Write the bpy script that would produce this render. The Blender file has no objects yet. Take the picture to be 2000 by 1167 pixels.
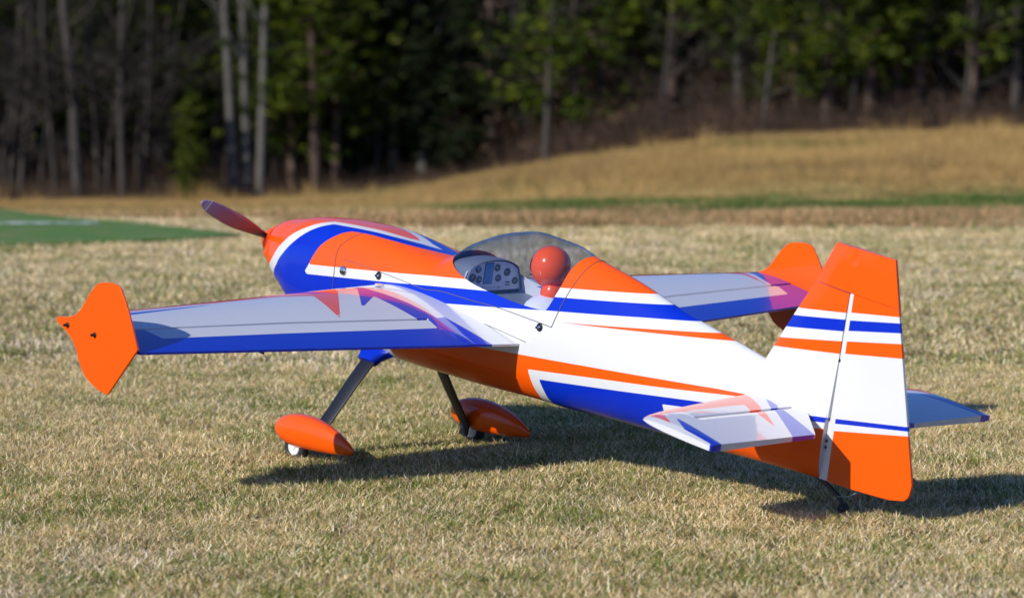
import bpy, math, random
import numpy as np
from mathutils import Matrix, Vector
random.seed(7); rng = np.random.default_rng(11)
sc = bpy.context.scene
R = math.radians
# ------------------------------------------------------------------ camera, sky, sun, exposure
cam_d = bpy.data.cameras.new('camera'); cam = bpy.data.objects.new('camera', cam_d)
sc.collection.objects.link(cam); sc.camera = cam
cam_d.sensor_width = 36; cam_d.lens = 6660.6 / 2000 * 36
cam_d.clip_start = .1; cam_d.clip_end = 1500
cam.matrix_world = Matrix(((1, .0014, 0, 0), (0, .07814, -.99694, 0), (0, .99694, .07814, 1.44), (0, 0, 0, 1)))
cam_d.dof.use_dof = True; cam_d.dof.focus_distance = 10.9; cam_d.dof.aperture_fstop = 120 / 34
cam_d.dof.aperture_blades = 9
SUN_TRAVEL = Vector((0.6313, 0.5691, -0.5268)).normalized()
world = bpy.data.worlds.new('World'); sc.world = world; world.use_nodes = True
wn = world.node_tree; bg = wn.nodes['Background']
sky = wn.nodes.new('ShaderNodeTexSky'); sky.sky_type = 'NISHITA'; sky.sun_disc = False
sky.sun_elevation = R(31.8); sky.sun_rotation = R(228.0); sky.air_density = 1.0; sky.dust_density = .3; sky.ozone_density = 3.0
tintn = wn.nodes.new('ShaderNodeMix'); tintn.data_type = 'RGBA'; tintn.blend_type = 'MULTIPLY'; tintn.inputs[0].default_value = 1
tintn.inputs[7].default_value = (.60, .86, 1.42, 1); wn.links.new(sky.outputs[0], tintn.inputs[6]); wn.links.new(tintn.outputs[2], bg.inputs[0]); bg.inputs[1].default_value = .074
sun_d = bpy.data.lights.new('sun', 'SUN'); sun = bpy.data.objects.new('sun', sun_d); sc.collection.objects.link(sun)
sun_d.energy = 4.1; sun_d.angle = R(.53); sun_d.color = (1, .95, .86)
sun.rotation_euler = SUN_TRAVEL.to_track_quat('-Z', 'Y').to_euler(); sun.location = (-30, -30, 30)
sc.view_settings.view_transform = 'Standard'; sc.view_settings.look = 'None'
sc.view_settings.exposure = .26; sc.view_settings.gamma = 1; sc.view_settings.use_curve_mapping = False
sc.cycles.max_bounces = 8; sc.cycles.transparent_max_bounces = 12

# ------------------------------------------------------------------ helpers
def link(o, parent=None):
    sc.collection.objects.link(o)
    if parent is not None: o.parent = parent
    return o
def tag(o, label=None, cat=None, group=None, kind=None):
    for k, v in (('label', label), ('category', cat), ('group', group), ('kind', kind)):
        if v: o[k] = v
    return o
def empty(name, parent=None, loc=(0, 0, 0)):
    o = bpy.data.objects.new(name, None); o.location = loc; o.empty_display_size = .1
    return link(o, parent)
def mesh(name, verts, faces, mat=None, smooth=False):
    me = bpy.data.meshes.new(name)
    me.from_pydata([tuple(map(float, v)) for v in verts], [], [tuple(map(int, f)) for f in faces]); me.update()
    if mat: me.materials.append(mat)
    if smooth: me.shade_smooth()
    return me
def fastmesh(name, V, F, mat=None, smooth=False):
    """V (n,3) array, F (m,k) array with one face size"""
    V = np.asarray(V, np.float32); F = np.asarray(F, np.int32); me = bpy.data.meshes.new(name)
    me.vertices.add(len(V)); me.vertices.foreach_set('co', V.ravel())
    k = F.shape[1]; me.loops.add(F.size); me.loops.foreach_set('vertex_index', F.ravel())
    me.polygons.add(len(F)); me.polygons.foreach_set('loop_start', np.arange(0, F.size, k, dtype=np.int32))
    me.update(calc_edges=True)
    if mat: me.materials.append(mat)
    if smooth: me.shade_smooth()
    return me
def obj(name, me, parent=None, loc=None):
    o = bpy.data.objects.new(name, me)
    if loc is not None: o.location = loc
    return link(o, parent)
def attr(me, name, vals, domain='POINT', typ='FLOAT'):
    a = me.attributes.new(name, typ, domain)
    vals = np.asarray(vals, np.float32)
    if typ == 'FLOAT': a.data.foreach_set('value', vals.ravel())
    elif typ == 'FLOAT_COLOR':
        if vals.shape[1] == 3: vals = np.hstack([vals, np.ones((len(vals), 1), np.float32)])
        a.data.foreach_set('color', vals.ravel())
    elif typ == 'FLOAT_VECTOR': a.data.foreach_set('vector', vals.ravel())
    return a
def hash2(ix, iy, seed):
    h = (ix.astype(np.int64) * 374761393 + iy.astype(np.int64) * 668265263 + seed * 1442695041) & 0xffffffff
    h = ((h ^ (h >> 13)) * 1274126177) & 0xffffffff
    return ((h ^ (h >> 16)) & 0xffff) / 65535.
def vnoise(x, y, seed=0):
    x = np.asarray(x, float); y = np.asarray(y, float)
    ix = np.floor(x); iy = np.floor(y); fx = x - ix; fy = y - iy
    fx = fx * fx * (3 - 2 * fx); fy = fy * fy * (3 - 2 * fy)
    a = hash2(ix, iy, seed); b = hash2(ix + 1, iy, seed); c = hash2(ix, iy + 1, seed); d = hash2(ix + 1, iy + 1, seed)
    return (a * (1 - fx) + b * fx) * (1 - fy) + (c * (1 - fx) + d * fx) * fy
def fbm(x, y, seed=0, o=3):
    s = 0; a = 1; t = 0
    for k in range(o): s = s + a * vnoise(x * 2 ** k, y * 2 ** k, seed + k * 17); t += a; a *= .5
    return s / t
def sstep(a, b, x):
    t = np.clip((np.asarray(x, float) - a) / (b - a), 0, 1); return t * t * (3 - 2 * t)

# ------------------------------------------------------------------ materials
def new_mat(name):
    m = bpy.data.materials.new(name); m.use_nodes = True
    nt = m.node_tree; return m, nt, nt.nodes['Principled BSDF']
def noise_node(nt, scale, detail=3, coord='Object', rough=.5):
    tc = nt.nodes.new('ShaderNodeTexCoord'); n = nt.nodes.new('ShaderNodeTexNoise')
    n.inputs['Scale'].default_value = scale; n.inputs['Detail'].default_value = detail; n.inputs['Roughness'].default_value = rough
    nt.links.new(tc.outputs[coord], n.inputs['Vector']); return n
def mix_rgb(nt, fac, a, b, mode='MIX'):
    n = nt.nodes.new('ShaderNodeMix'); n.data_type = 'RGBA'; n.blend_type = mode
    for s, v in ((n.inputs[0], fac), (n.inputs[6], a), (n.inputs[7], b)):
        if isinstance(v, (int, float)): s.default_value = v
        elif isinstance(v, tuple): s.default_value = (*v, 1) if len(v) == 3 else v
        else: nt.links.new(v, s)
    return n.outputs[2]
def math_node(nt, op, a, b=None, clamp=False):
    n = nt.nodes.new('ShaderNodeMath'); n.operation = op; n.use_clamp = clamp
    for s, v in zip(n.inputs, (a, b)):
        if v is None: continue
        if isinstance(v, (int, float)): s.default_value = v
        else: nt.links.new(v, s)
    return n.outputs[0]
def simple_mat(name, col, rough=.5, metal=0, coat=0, var=.12, nscale=30, bump=0):
    m, nt, p = new_mat(name)
    n = noise_node(nt, nscale)
    c = mix_rgb(nt, n.outputs['Fac'], tuple(x * (1 - var) for x in col), tuple(min(1, x * (1 + var)) for x in col))
    nt.links.new(c, p.inputs['Base Color'])
    p.inputs['Roughness'].default_value = rough; p.inputs['Metallic'].default_value = metal
    p.inputs['Coat Weight'].default_value = coat; p.inputs['Coat Roughness'].default_value = .04
    if bump:
        b = nt.nodes.new('ShaderNodeBump'); b.inputs['Strength'].default_value = bump; b.inputs['Distance'].default_value = .002
        nt.links.new(n.outputs['Fac'], b.inputs['Height']); nt.links.new(b.outputs[0], p.inputs['Normal'])
    return m
WHITE = (.66, .667, .685); ORANGE = (.86, .094, .0008); BLUE = (.001, .024, .47)
def paint_mat(name, base, layers, coat=.4, rough=.30, ripple=.0012, wedge=None, ribs=False):
    """glossy film: colour regions come from signed distances stored on the mesh"""
    m, nt, p = new_mat(name); col = base
    for k, c in enumerate(layers):
        a = nt.nodes.new('ShaderNodeAttribute'); a.attribute_name = 'sd%d' % k
        f = math_node(nt, 'MULTIPLY_ADD', a.outputs['Fac'], 1400.0); f.node.inputs[2].default_value = .5; f.node.use_clamp = True
        col = mix_rgb(nt, f, col, c)
    if wedge:
        at = [nt.nodes.new('ShaderNodeAttribute') for _ in (0, 1)]
        for k, a in enumerate(at): a.attribute_name = 'wd%d' % k
        f = math_node(nt, 'MULTIPLY_ADD', math_node(nt, 'MINIMUM', at[0].outputs['Fac'], at[1].outputs['Fac']), 1400.0); f.node.inputs[2].default_value = .5; f.node.use_clamp = True
        col = mix_rgb(nt, f, col, wedge)
    nd = noise_node(nt, 9, 4)
    col = mix_rgb(nt, math_node(nt, 'MULTIPLY', nd.outputs['Fac'], .10), col, (.55, .53, .50), 'MULTIPLY')
    nt.links.new(col, p.inputs['Base Color'])
    p.inputs['Roughness'].default_value = rough; p.inputs['Specular IOR Level'].default_value = .25
    p.inputs['Coat Weight'].default_value = coat; p.inputs['Coat Roughness'].default_value = .035; p.inputs['Coat IOR'].default_value = 1.5
    nb = noise_node(nt, 5.5, 2); hgt = nb.outputs['Fac']
    if ribs:
        tc = nt.nodes.new('ShaderNodeTexCoord'); sx = nt.nodes.new('ShaderNodeSeparateXYZ'); nt.links.new(tc.outputs['Object'], sx.inputs[0])
        w_ = math_node(nt, 'POWER', math_node(nt, 'ABSOLUTE', math_node(nt, 'SINE', math_node(nt, 'MULTIPLY', sx.outputs['Y'], math.pi / .118))), 14.0)
        hgt = math_node(nt, 'ADD', hgt, math_node(nt, 'MULTIPLY', w_, .22))
    b = nt.nodes.new('ShaderNodeBump'); b.inputs['Strength'].default_value = .35
    b.inputs['Distance'].default_value = ripple; nt.links.new(hgt, b.inputs['Height'])
    nt.links.new(b.outputs[0], p.inputs['Coat Normal'])
    return m
M_body = paint_mat('body_film', WHITE, [ORANGE, BLUE, ORANGE, BLUE], wedge=ORANGE)
M_surf = paint_mat('wing_film', WHITE, [ORANGE, BLUE], ripple=.0016, coat=1.0, ribs=True)
M_fin = paint_mat('fin_film', WHITE, [ORANGE, BLUE, WHITE])
M_orange = paint_mat('orange_film', ORANGE, [])
M_white = paint_mat('white_film', WHITE, [])
M_blue = paint_mat('blue_film', BLUE, [])
M_seam = simple_mat('seam_dark', (.10, .09, .09), .7)
M_black = simple_mat('black_plastic', (.012, .012, .013), .35); M_rimblack = simple_mat('black_trim', (.02, .022, .025), .8)
M_rubber = simple_mat('tyre_rubber', (.018, .018, .019), .75, bump=.3, nscale=90)
M_rim = simple_mat('white_rim', (.72, .72, .70), .35)
M_chrome = simple_mat('polished_metal', (.75, .75, .77), .12, metal=1, var=.04)
M_greyint = simple_mat('cockpit_grey', (.15, .17, .20), .55)
M_whiteint = simple_mat('cockpit_white', (.66, .67, .69), .5, var=.05)
M_panel = simple_mat('panel_grey', (.70, .70, .78), .5, var=.06)
M_dial = simple_mat('dial_dark', (.035, .038, .045), .4)
M_dialmark = simple_mat('dial_marks', (.6, .6, .6), .5)
M_lcd = simple_mat('screen_blue', (.03, .25, .62), .25, var=.5, nscale=160)
M_lcd2 = simple_mat('screen_lines', (.01, .05, .22), .4)
M_redmark = simple_mat('red_marks', (.35, .03, .04), .5)
M_helmet = paint_mat('helmet_shell', (.92, .10, .010), [], rough=.2)
M_suit = simple_mat('pilot_suit', (.72, .73, .78), .6, var=.05, bump=.1)

def carbon_mat():
    m, nt, p = new_mat('carbon_weave')
    tc = nt.nodes.new('ShaderNodeTexCoord'); mp = nt.nodes.new('ShaderNodeMapping'); mp.inputs['Rotation'].default_value = (0, 0, R(45))
    ch = nt.nodes.new('ShaderNodeTexWave'); ch.inputs['Scale'].default_value = 60; ch.bands_direction = 'DIAGONAL'; ch.inputs['Distortion'].default_value = 0.4
    nt.links.new(tc.outputs['Object'], mp.inputs[0]); nt.links.new(mp.outputs[0], ch.inputs['Vector'])
    nt.links.new(mix_rgb(nt, ch.outputs['Fac'], (.002, .002, .004), (.018, .022, .036)), p.inputs['Base Color'])
    p.inputs['Roughness'].default_value = .45; p.inputs['Specular IOR Level'].default_value = .3; p.inputs['Coat Weight'].default_value = .15; p.inputs['Coat Roughness'].default_value = .2
    return m
M_carbon = carbon_mat()
def prop_mat():
    m, nt, p = new_mat('propeller_gradient')
    a = nt.nodes.new('ShaderNodeAttribute'); a.attribute_name = 'rad'
    r = nt.nodes.new('ShaderNodeValToRGB'); e = r.color_ramp.elements  # colour follows radius: dark root, red middle, purple-grey tip with white bands
    e[0].position = 0; e[0].color = (.06, .015, .04, 1); e[1].position = 1; e[1].color = (.42, .32, .50, 1)
    for pos, c in ((.18, (.10, .025, .08)), (.40, (.48, .07, .11)), (.70, (.42, .14, .21)), (.895, (.38, .25, .38)), (.90, (.85, .82, .85)), (.912, (.85, .82, .85)), (.917, (.36, .26, .40)), (.93, (.36, .26, .40)), (.935, (.8, .78, .8)), (.945, (.38, .29, .44))):
        x = e.new(pos); x.color = (*c, 1)
    nt.links.new(a.outputs['Fac'], r.inputs[0]); nt.links.new(r.outputs[0], p.inputs['Base Color'])
    p.inputs['Roughness'].default_value = .3; p.inputs['Coat Weight'].default_value = .8; p.inputs['Coat Roughness'].default_value = .06
    return m
M_prop = prop_mat()
def glass_mat():
    m, nt, p = new_mat('canopy_glazing'); nt.nodes.remove(p)
    out = [n for n in nt.nodes if n.type == 'OUTPUT_MATERIAL'][0]
    t = nt.nodes.new('ShaderNodeBsdfTransparent'); g = nt.nodes.new('ShaderNodeBsdfGlossy'); g.inputs['Roughness'].default_value = .02
    g.inputs['Color'].default_value = (.93, .96, 1, 1)
    lw = nt.nodes.new('ShaderNodeLayerWeight'); lw.inputs['Blend'].default_value = .5
    f5 = math_node(nt, 'POWER', lw.outputs['Facing'], 3.0)
    rim_sky_tint = mix_rgb(nt, f5, (.84, .87, .95), (.20, .42, .85)); nt.links.new(rim_sky_tint, t.inputs['Color'])  # edge-on blue puts the sky reflection of the canopy rim into the tint
    fr = nt.nodes.new('ShaderNodeMath'); fr.operation = 'MULTIPLY_ADD'; nt.links.new(f5, fr.inputs[0]); fr.inputs[1].default_value = .85; fr.inputs[2].default_value = .06
    mx = nt.nodes.new('ShaderNodeMixShader'); nt.links.new(fr.outputs[0], mx.inputs[0])
    nt.links.new(t.outputs[0], mx.inputs[1]); nt.links.new(g.outputs[0], mx.inputs[2]); nt.links.new(mx.outputs[0], out.inputs[0])
    return m
M_glass = glass_mat()

# ------------------------------------------------------------------ terrain
CAMZ = 1.44; FP = 6660.6; H0 = 61.4            # eye height, focal length in photo pixels, pixel row of the horizon
U_K = np.array([-900, 0, 300, 500, 700, 850, 1000, 1100, 1200, 1350, 1500, 1750, 2000, 2900.])
RB_K = np.array([407, 406, 405, 402, 390, 378, 354, 335, 319, 303, 291, 281, 276, 273.])
DT_K = np.array([91, 90, 90, 90, 90, 90, 89, 88, 87, 86, 85, 84, 84, 84.])
def treeline(u): return np.interp(u, U_K, DT_K)
def ground_z(x, y):
    x = np.asarray(x, float); y = np.asarray(y, float); yy = np.maximum(y, 1.)
    u = np.clip(1000 + FP * x / np.maximum(yy, 15), -900, 2900)
    rb = np.interp(u, U_K, RB_K); dt = treeline(u)
    s = (yy - 26) / (dt - 26); p = np.interp(u, [300, 1300], [2.6, 1.5])
    sc_ = np.clip(s, 0, 1); r = 430 + (rb - 430) * (1 - (1 - sc_) ** p)
    r = r - np.maximum(yy - dt, 0) * .55
    z = CAMZ - np.minimum(yy, 330) * (r - H0) / FP
    w = sstep(24.5, 27, yy)
    und = (fbm(x * .5, y * .5, 5) - .5) * .02 * sstep(13, 20, np.abs(y - 11) + 9)
    return z * w + und * (1 - w) + (fbm(x * .35, y * .35, 9) - .5) * .12 * sstep(40, 60, yy)
def row_of(x, y): return H0 + (CAMZ - ground_z(x, y)) * FP / np.maximum(y, 1)
def zone_cols(x, y):
    """own colour of the ground cover: lawn, rough strip, green strip, broomsedge slope, leaf litter"""
    x = np.asarray(x, float); y = np.asarray(y, float)
    u = 1000 + FP * x / np.maximum(y, 8); dt = treeline(np.clip(u, -900, 2900))
    n1 = fbm(x * .8, y * .55, 21, 4); n2 = fbm(x * 2.3, y * 1.6, 31, 3); n3 = fbm(x * .25, y * .25, 41, 3)
    tan = np.array([.42, .32, .155]); grn = np.array([.105, .125, .028])
    g = np.clip(sstep(.50, .72, n1) * .8 + sstep(.55, .8, n2) * .35, 0, 1)[..., None]
    lawn = tan * (1 - g * .75) + grn * g * .75
    lawn = lawn * (.85 + .3 * n3[..., None])
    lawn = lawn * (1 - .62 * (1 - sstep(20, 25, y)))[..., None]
    brown = np.array([.26, .175, .10]) * (.7 + .7 * n2[..., None]) + np.array([.10, .05, .02]) * sstep(.6, .8, n1)[..., None]
    strip = np.array([.06, .125, .016]) * (.7 + .6 * n2[..., None])
    gold = np.array([.36, .235, .085]) * (.72 + .55 * fbm(x * .9, y * .35, 51, 4)[..., None])
    gold = gold * (1 - .45 * sstep(.56, .75, n3)[..., None] * np.array([1, .55, .6]))
    litter = np.array([.06, .035, .02]) * (.6 + .8 * n2[..., None])
    wob = (n2 - .5) * 2.2 + (n3 - .5) * 2.5
    yw = y + wob
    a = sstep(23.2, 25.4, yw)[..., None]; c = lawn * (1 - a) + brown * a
    rt = sstep(640, 900, u)
    a = (sstep(29.2, 30.6, yw) * rt)[..., None]; a = a * (.15 + .85 * sstep(.36, .56, n1)[..., None]); c = c * (1 - a) + strip * a
    ge = 28.5 + 12.0 * rt + 1.2 * wob
    a = sstep(0, 2.2, y - ge)[..., None]; c = c * (1 - a) + gold * a
    lg = (sstep(.62, .74, fbm(x * .3, y * .14, 77, 3)) * sstep(34, 40, y))[..., None] * .5
    c = c * (1 - lg) + np.array([.08, .11, .025]) * lg
    a = sstep(-3, 1.5, y - dt + wob)[..., None]; c = c * (1 - a) + litter * a
    return c
def build_ground():
    ys = np.concatenate([np.linspace(-60, 5, 16), np.linspace(5.5, 22, 70), np.linspace(22.15, 40, 120), np.linspace(40.5, 110, 130), np.linspace(112, 500, 60)])
    k = np.linspace(-1, 1, 221); k = np.sign(k) * (np.abs(k) ** 1.6)
    Y, K = np.meshgrid(ys, k, indexing='ij'); X = K * (25 + np.maximum(Y, 0) * .9)
    Z = ground_z(X, Y)
    V = np.stack([X, Y, Z], -1).reshape(-1, 3); ny, nx = X.shape
    i = np.arange(ny - 1)[:, None] * nx + np.arange(nx - 1)[None]; i = i.ravel()
    F = np.stack([i, i + 1, i + nx + 1, i + nx], -1)
    m, nt, p = new_mat('ground_cover')
    a = nt.nodes.new('ShaderNodeAttribute'); a.attribute_name = 'gcol'
    n1 = noise_node(nt, 55, 5, rough=.65); n2 = noise_node(nt, 2.2, 4)
    c = mix_rgb(nt, math_node(nt, 'MULTIPLY', n1.outputs['Fac'], 1.0), a.outputs['Color'], (.30, .26, .18), 'OVERLAY')
    rp = nt.nodes.new('ShaderNodeMapRange'); rp.inputs[1].default_value = .3; rp.inputs[2].default_value = .7; rp.inputs[3].default_value = .62; rp.inputs[4].default_value = 1.3
    nt.links.new(n1.outputs['Fac'], rp.inputs[0])
    c = mix_rgb(nt, 1.0, a.outputs['Color'], rp.outputs[0], 'MULTIPLY')
    nt.links.new(c, p.inputs['Base Color']); p.inputs['Roughness'].default_value = .95; p.inputs['Specular IOR Level'].default_value = .1
    b = nt.nodes.new('ShaderNodeBump'); b.inputs['Strength'].default_value = .8; b.inputs['Distance'].default_value = .03
    nt.links.new(n1.outputs['Fac'], b.inputs['Height']); nt.links.new(b.outputs[0], p.inputs['Normal'])
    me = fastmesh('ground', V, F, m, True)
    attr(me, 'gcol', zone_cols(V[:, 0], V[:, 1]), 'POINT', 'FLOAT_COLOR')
    tag(obj('ground', me), kind='structure')
build_ground()

# ------------------------------------------------------------------ green runway mat with white line
def build_mat():
    P = [(-14, 27.5), (-4.1, 27.5), (-3.6, 26.4), (-2.9, 25.6), (-2.35, 24.7), (-1.85, 24.0), (-2.2, 23.55), (-3.4, 22.8), (-14, 21.5)]
    m, nt, p = new_mat('green_mat')
    n = noise_node(nt, 3.0, 5); n2 = noise_node(nt, 60, 4)
    c = mix_rgb(nt, n2.outputs['Fac'], (.040, .105, .008), (.10, .215, .022))
    rr = nt.nodes.new('ShaderNodeMapRange'); rr.inputs[1].default_value = .50; rr.inputs[2].default_value = .70; nt.links.new(n.outputs['Fac'], rr.inputs[0])
    c = mix_rgb(nt, math_node(nt, 'MULTIPLY', rr.outputs[0], .55), c, (.22, .17, .09))
    nt.links.new(c, p.inputs['Base Color']); p.inputs['Roughness'].default_value = .9
    V = []; n_ = 0; rows = 40
    poly = np.array(P)
    # scan-line strips so that the ragged right end follows the lawn
    Vs = []; Fs = []; h = .022
    ys = np.linspace(21.6, 27.5, 60)
    right = np.interp(ys, [21.6, 22.8, 23.55, 24.0, 24.7, 25.6, 26.4, 27.5], [-6.5, -3.4, -2.2, -1.85, -2.35, -2.9, -3.6, -4.1]) + (fbm(ys * 4, ys * 0, 3) - .5) * .22
    left = np.full_like(ys, -14.)
    for i, y in enumerate(ys):
        for x in (left[i], right[i]): Vs.append((x, y, h))
    for i, y in enumerate(ys):
        Vs.append((right[i], y, -.03))
    N = len(ys)
    for i in range(N - 1):
        Fs.append((2 * i, 2 * i + 1, 2 * i + 3, 2 * i + 2)); Fs.append((2 * i + 1, 2 * N + i, 2 * N + i + 1, 2 * i + 3))
    b0 = len(Vs); Vs += [(-14, ys[0], -.03)]; Fs.append((0, b0, 2 * N, 1))
    mat_o = tag(obj('runway_mat', mesh('runway_mat', Vs, Fs, m)), kind='structure')
    mw, nt, p = new_mat('white_line'); nn = noise_node(nt, 9, 5)
    r2 = nt.nodes.new('ShaderNodeMapRange'); r2.inputs[1].default_value = .42; r2.inputs[2].default_value = .58; nt.links.new(nn.outputs['Fac'], r2.inputs[0])
    nt.links.new(mix_rgb(nt, r2.outputs[0], (.10, .20, .10), (.50, .55, .48)), p.inputs['Base Color']); p.inputs['Roughness'].default_value = .8
    for nm, x0, x1, y0, y1 in (('mat_line', -14, -3.05, 25.18, 25.46), ('mat_line', -14, -4.25, 26.95, 27.2)):
        me = mesh(nm, [(x0, y0, .026), (x1, y0, .026), (x1, y1, .026), (x0, y1, .026)], [(0, 1, 2, 3)], mw)
        tag(obj(nm, me), kind='structure')
build_mat()

# ------------------------------------------------------------------ the model aeroplane (frame: x nose, y port, z up)
MR = Matrix(((-.6378957, -.7584949, .1333210), (.7424525, -.6516789, -.1551735), (.2045809, 0, .9788497)))
H_ORG = .42779
plane = empty('model_airplane'); plane.matrix_world = Matrix.Translation((.13691, 11.09057, 0)) @ MR.to_4x4()
tag(plane, 'large orange, white and blue aerobatic model aeroplane standing on the short dry grass', 'model airplane')
OFF = MR.transposed() @ Vector((0, 0, H_ORG))
def part(name, me, parent=None):
    o = obj(name, me)
    if parent is None: o.parent = plane; o.location = OFF
    else: o.parent = parent
    return o
def sd_poly(P, poly):
    """signed distance, positive inside"""
    P = np.asarray(P, float); poly = np.asarray(poly, float); n = len(poly); d = np.full(len(P), 1e9); ins = np.zeros(len(P), bool)
    for i in range(n):
        a = poly[i]; b = poly[(i + 1) % n]; e = b - a; w = P - a
        t = np.clip((w @ e) / max(e @ e, 1e-12), 0, 1); q = w - t[:, None] * e; d = np.minimum(d, (q * q).sum(1))
        c1 = P[:, 1] >= a[1]; c2 = P[:, 1] < b[1]; c3 = e[0] * w[:, 1] > e[1] * w[:, 0]
        allc = c1 & c2 & c3; none = ~c1 & ~c2 & ~c3; ins ^= (allc | none)
    return np.where(ins, 1, -1) * np.sqrt(d)
def sd_any(P, polys):
    r = None
    for q in polys:
        s = sd_poly(P, q); r = s if r is None else np.maximum(r, s)
    return r
def smooth_line(pts, k=4):
    """Catmull-Rom through the points, open"""
    p = np.array(pts, float); q = np.vstack([2 * p[0] - p[1], p, 2 * p[-1] - p[-2]]); o = []
    for i in range(1, len(q) - 2):
        for t in np.arange(k) / k:
            o.append(.5 * (2 * q[i] + (q[i + 1] - q[i - 1]) * t + (2 * q[i - 1] - 5 * q[i] + 4 * q[i + 1] - q[i + 2]) * t * t + (3 * q[i] - q[i - 1] - 3 * q[i + 1] + q[i + 2]) * t ** 3))
    o.append(p[-1]); return [tuple(v) for v in o]
def pchip(x, y, xi):
    h = np.diff(x); dl = np.diff(y) / h; m = np.zeros_like(y)
    for i in range(1, len(x) - 1):
        if dl[i - 1] * dl[i] > 0:
            w1 = 2 * h[i] + h[i - 1]; w2 = h[i] + 2 * h[i - 1]; m[i] = (w1 + w2) / (w1 / dl[i - 1] + w2 / dl[i])
    m[0] = dl[0]; m[-1] = dl[-1]
    k = np.clip(np.searchsorted(x, xi) - 1, 0, len(x) - 2); t = (xi - x[k]) / h[k]
    return (2*t**3-3*t**2+1)*y[k] + (t**3-2*t**2+t)*h[k]*m[k] + (-2*t**3+3*t**2)*y[k+1] + (t**3-t**2)*h[k]*m[k+1]
# fuselage stations: x, top, bottom, half width, height of widest point, top and bottom roundness
ST = np.array([[1.5, .0117, -.1131, .0672, -.085, 2.0, 2.0], [1.48, .0298, -.1226, .074, -.083, 2.1, 2.1], [1.435, .0515, -.1508, .0924, -.082, 2.2, 2.2],
 [1.365, .0736, -.1857, .1171, -.08, 2.3, 2.3], [1.25, .1073, -.2325, .1461, -.075, 2.7, 2.5], [1.05, .1407, -.2636, .1603, -.065, 3.1, 2.6],
 [.85, .1576, -.2685, .1621, -.05, 3.2, 2.7], [.65, .1556, -.2505, .1599, -.035, 3.0, 2.7], [.515, .1601, -.2411, .1538, -.025, 2.6, 2.7],
 [.41, .2345, -.2322, .1489, -.015, 2.1, 2.7], [.25, .3072, -.2179, .1442, -.005, 1.8, 2.7], [.1, .3415, -.2003, .1395, 0, 1.8, 2.7],
 [-.05, .3439, -.1835, .1354, .005, 1.8, 2.7], [-.15, .327, -.176, .1326, .01, 1.8, 2.7], [-.35, .3048, -.1529, .1237, .02, 1.75, 2.6],
 [-.6, .2635, -.1285, .1063, .03, 1.7, 2.5], [-.85, .2354, -.1083, .0855, .045, 1.7, 2.4], [-1.0, .2166, -.0927, .0681, .055, 1.7, 2.3],
 [-1.15, .1969, -.0785, .0479, .06, 1.8, 2.2], [-1.265, .1824, -.0676, .0259, .065, 2.0, 2.2]])[::-1]
def hull(x, t, inset=0.):
    x = np.asarray(x, float); t = np.asarray(t, float)
    zt, zb, hw, zc, nt, nb = [pchip(ST[:, 0], ST[:, j], x) for j in range(1, 7)]
    th = np.abs(t) * np.pi; c = np.cos(th); s = np.sin(th)
    n = np.where(c >= 0, nt, nb); hh = np.where(c >= 0, zt - zc, zc - zb) - inset
    return np.stack([x, (hw - inset) * np.abs(s) ** (2 / n) * np.sign(t), zc + hh * np.sign(c) * np.abs(c) ** (2 / n)], -1)
TS = .5      # half girth in metres, so that t distances read as metres
CAN = smooth_line([(.462, -.1), (.462, 0), (.455, .10), (.443, .17), (.424, .235), (.386, .288), (.325, .325), (.237, .350), (.12, .366), (.026, .3675), (-.052, .364)], 5)[5:] + \
      smooth_line([(-.078, .360), (-.088, .343), (-.097, .31), (-.107, .262), (-.113, .188), (-.124, .119), (-.138, .049), (-.142, 0), (-.142, -.1)], 5)
CAN = [(x, t * TS) for x, t in CAN]
def sc_t(pl): return [(x, t * TS) for x, t in pl]
nose_line = smooth_line([(1.44, .72), (1.422, .593), (1.406, .52), (1.378, .461), (1.356, .409), (1.323, .356), (1.289, .308), (1.251, .262), (1.212, .209), (1.173, .152), (1.118, .084)])
out_line = smooth_line([(1.395, .74), (1.378, .645), (1.361, .556), (1.334, .486), (1.299, .435), (1.262, .381), (1.226, .322), (1.188, .258), (1.145, .192), (1.096, .128)])
in_line = smooth_line([(1.118, .464), (1.101, .418), (1.079, .356), (1.051, .299), (1.023, .247), (.996, .202), (.968, .170)])
F_O1 = sc_t([(1.6, -.3), (1.6, 1.2), (1.45, 1.2)] + nose_line + [(1.007, .067), (.951, .063), (.90, .050), (.84, .034), (.78, .016), (.725, 0), (.725, -.3)])
F_BLt = sc_t([(1.40, 1.2)] + out_line + [(.924, .108), (.879, .096), (.807, .069), (.746, .040), (.685, .014), (.600, 0), (.5, -.3),
   (.40, -.3), (.44, .02), (.536, .030), (.608, .050), (.708, .092), (.813, .130), (.896, .152), (.968, .170)] + in_line[::-1][1:] + [(1.14, .497), (1.0, .58), (.85, .9), (.80, 1.2)])
F_BLz = [(1.16, -.0653), (-.72, .3115), (-.78, .2785), (-.473, .2195), (-.079, .1375), (.137, .0890), (.403, .0315), (.713, -.207), (.685, -.40), (1.16, -.40)]
F_OSt = sc_t([(1.118, .464)] + in_line[1:] + [(.896, .152), (.813, .130), (.708, .092), (.608, .050), (.536, .030), (.44, .02), (.40, -.3), (-.9, -.3), (-.9, .9), (1.118, .9)])
F_OSz = [(1.3, -.058), (-.60, .3167), (-.60, .6), (1.3, .6)]
F_OBz = [(.655, -.137), (.22, -.0648), (-.301, .0158), (-.861, .1000), (-1.088, .1278), (-.91, .0935), (-.628, .0395), (-.373, -.006), (-.046, -.0679), (-.063, -.1084), (-.078, -.1448), (-.080, -.19), (-.080, -.4), (.655, -.4), (.652, -.24), (.657, -.19)]
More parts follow.
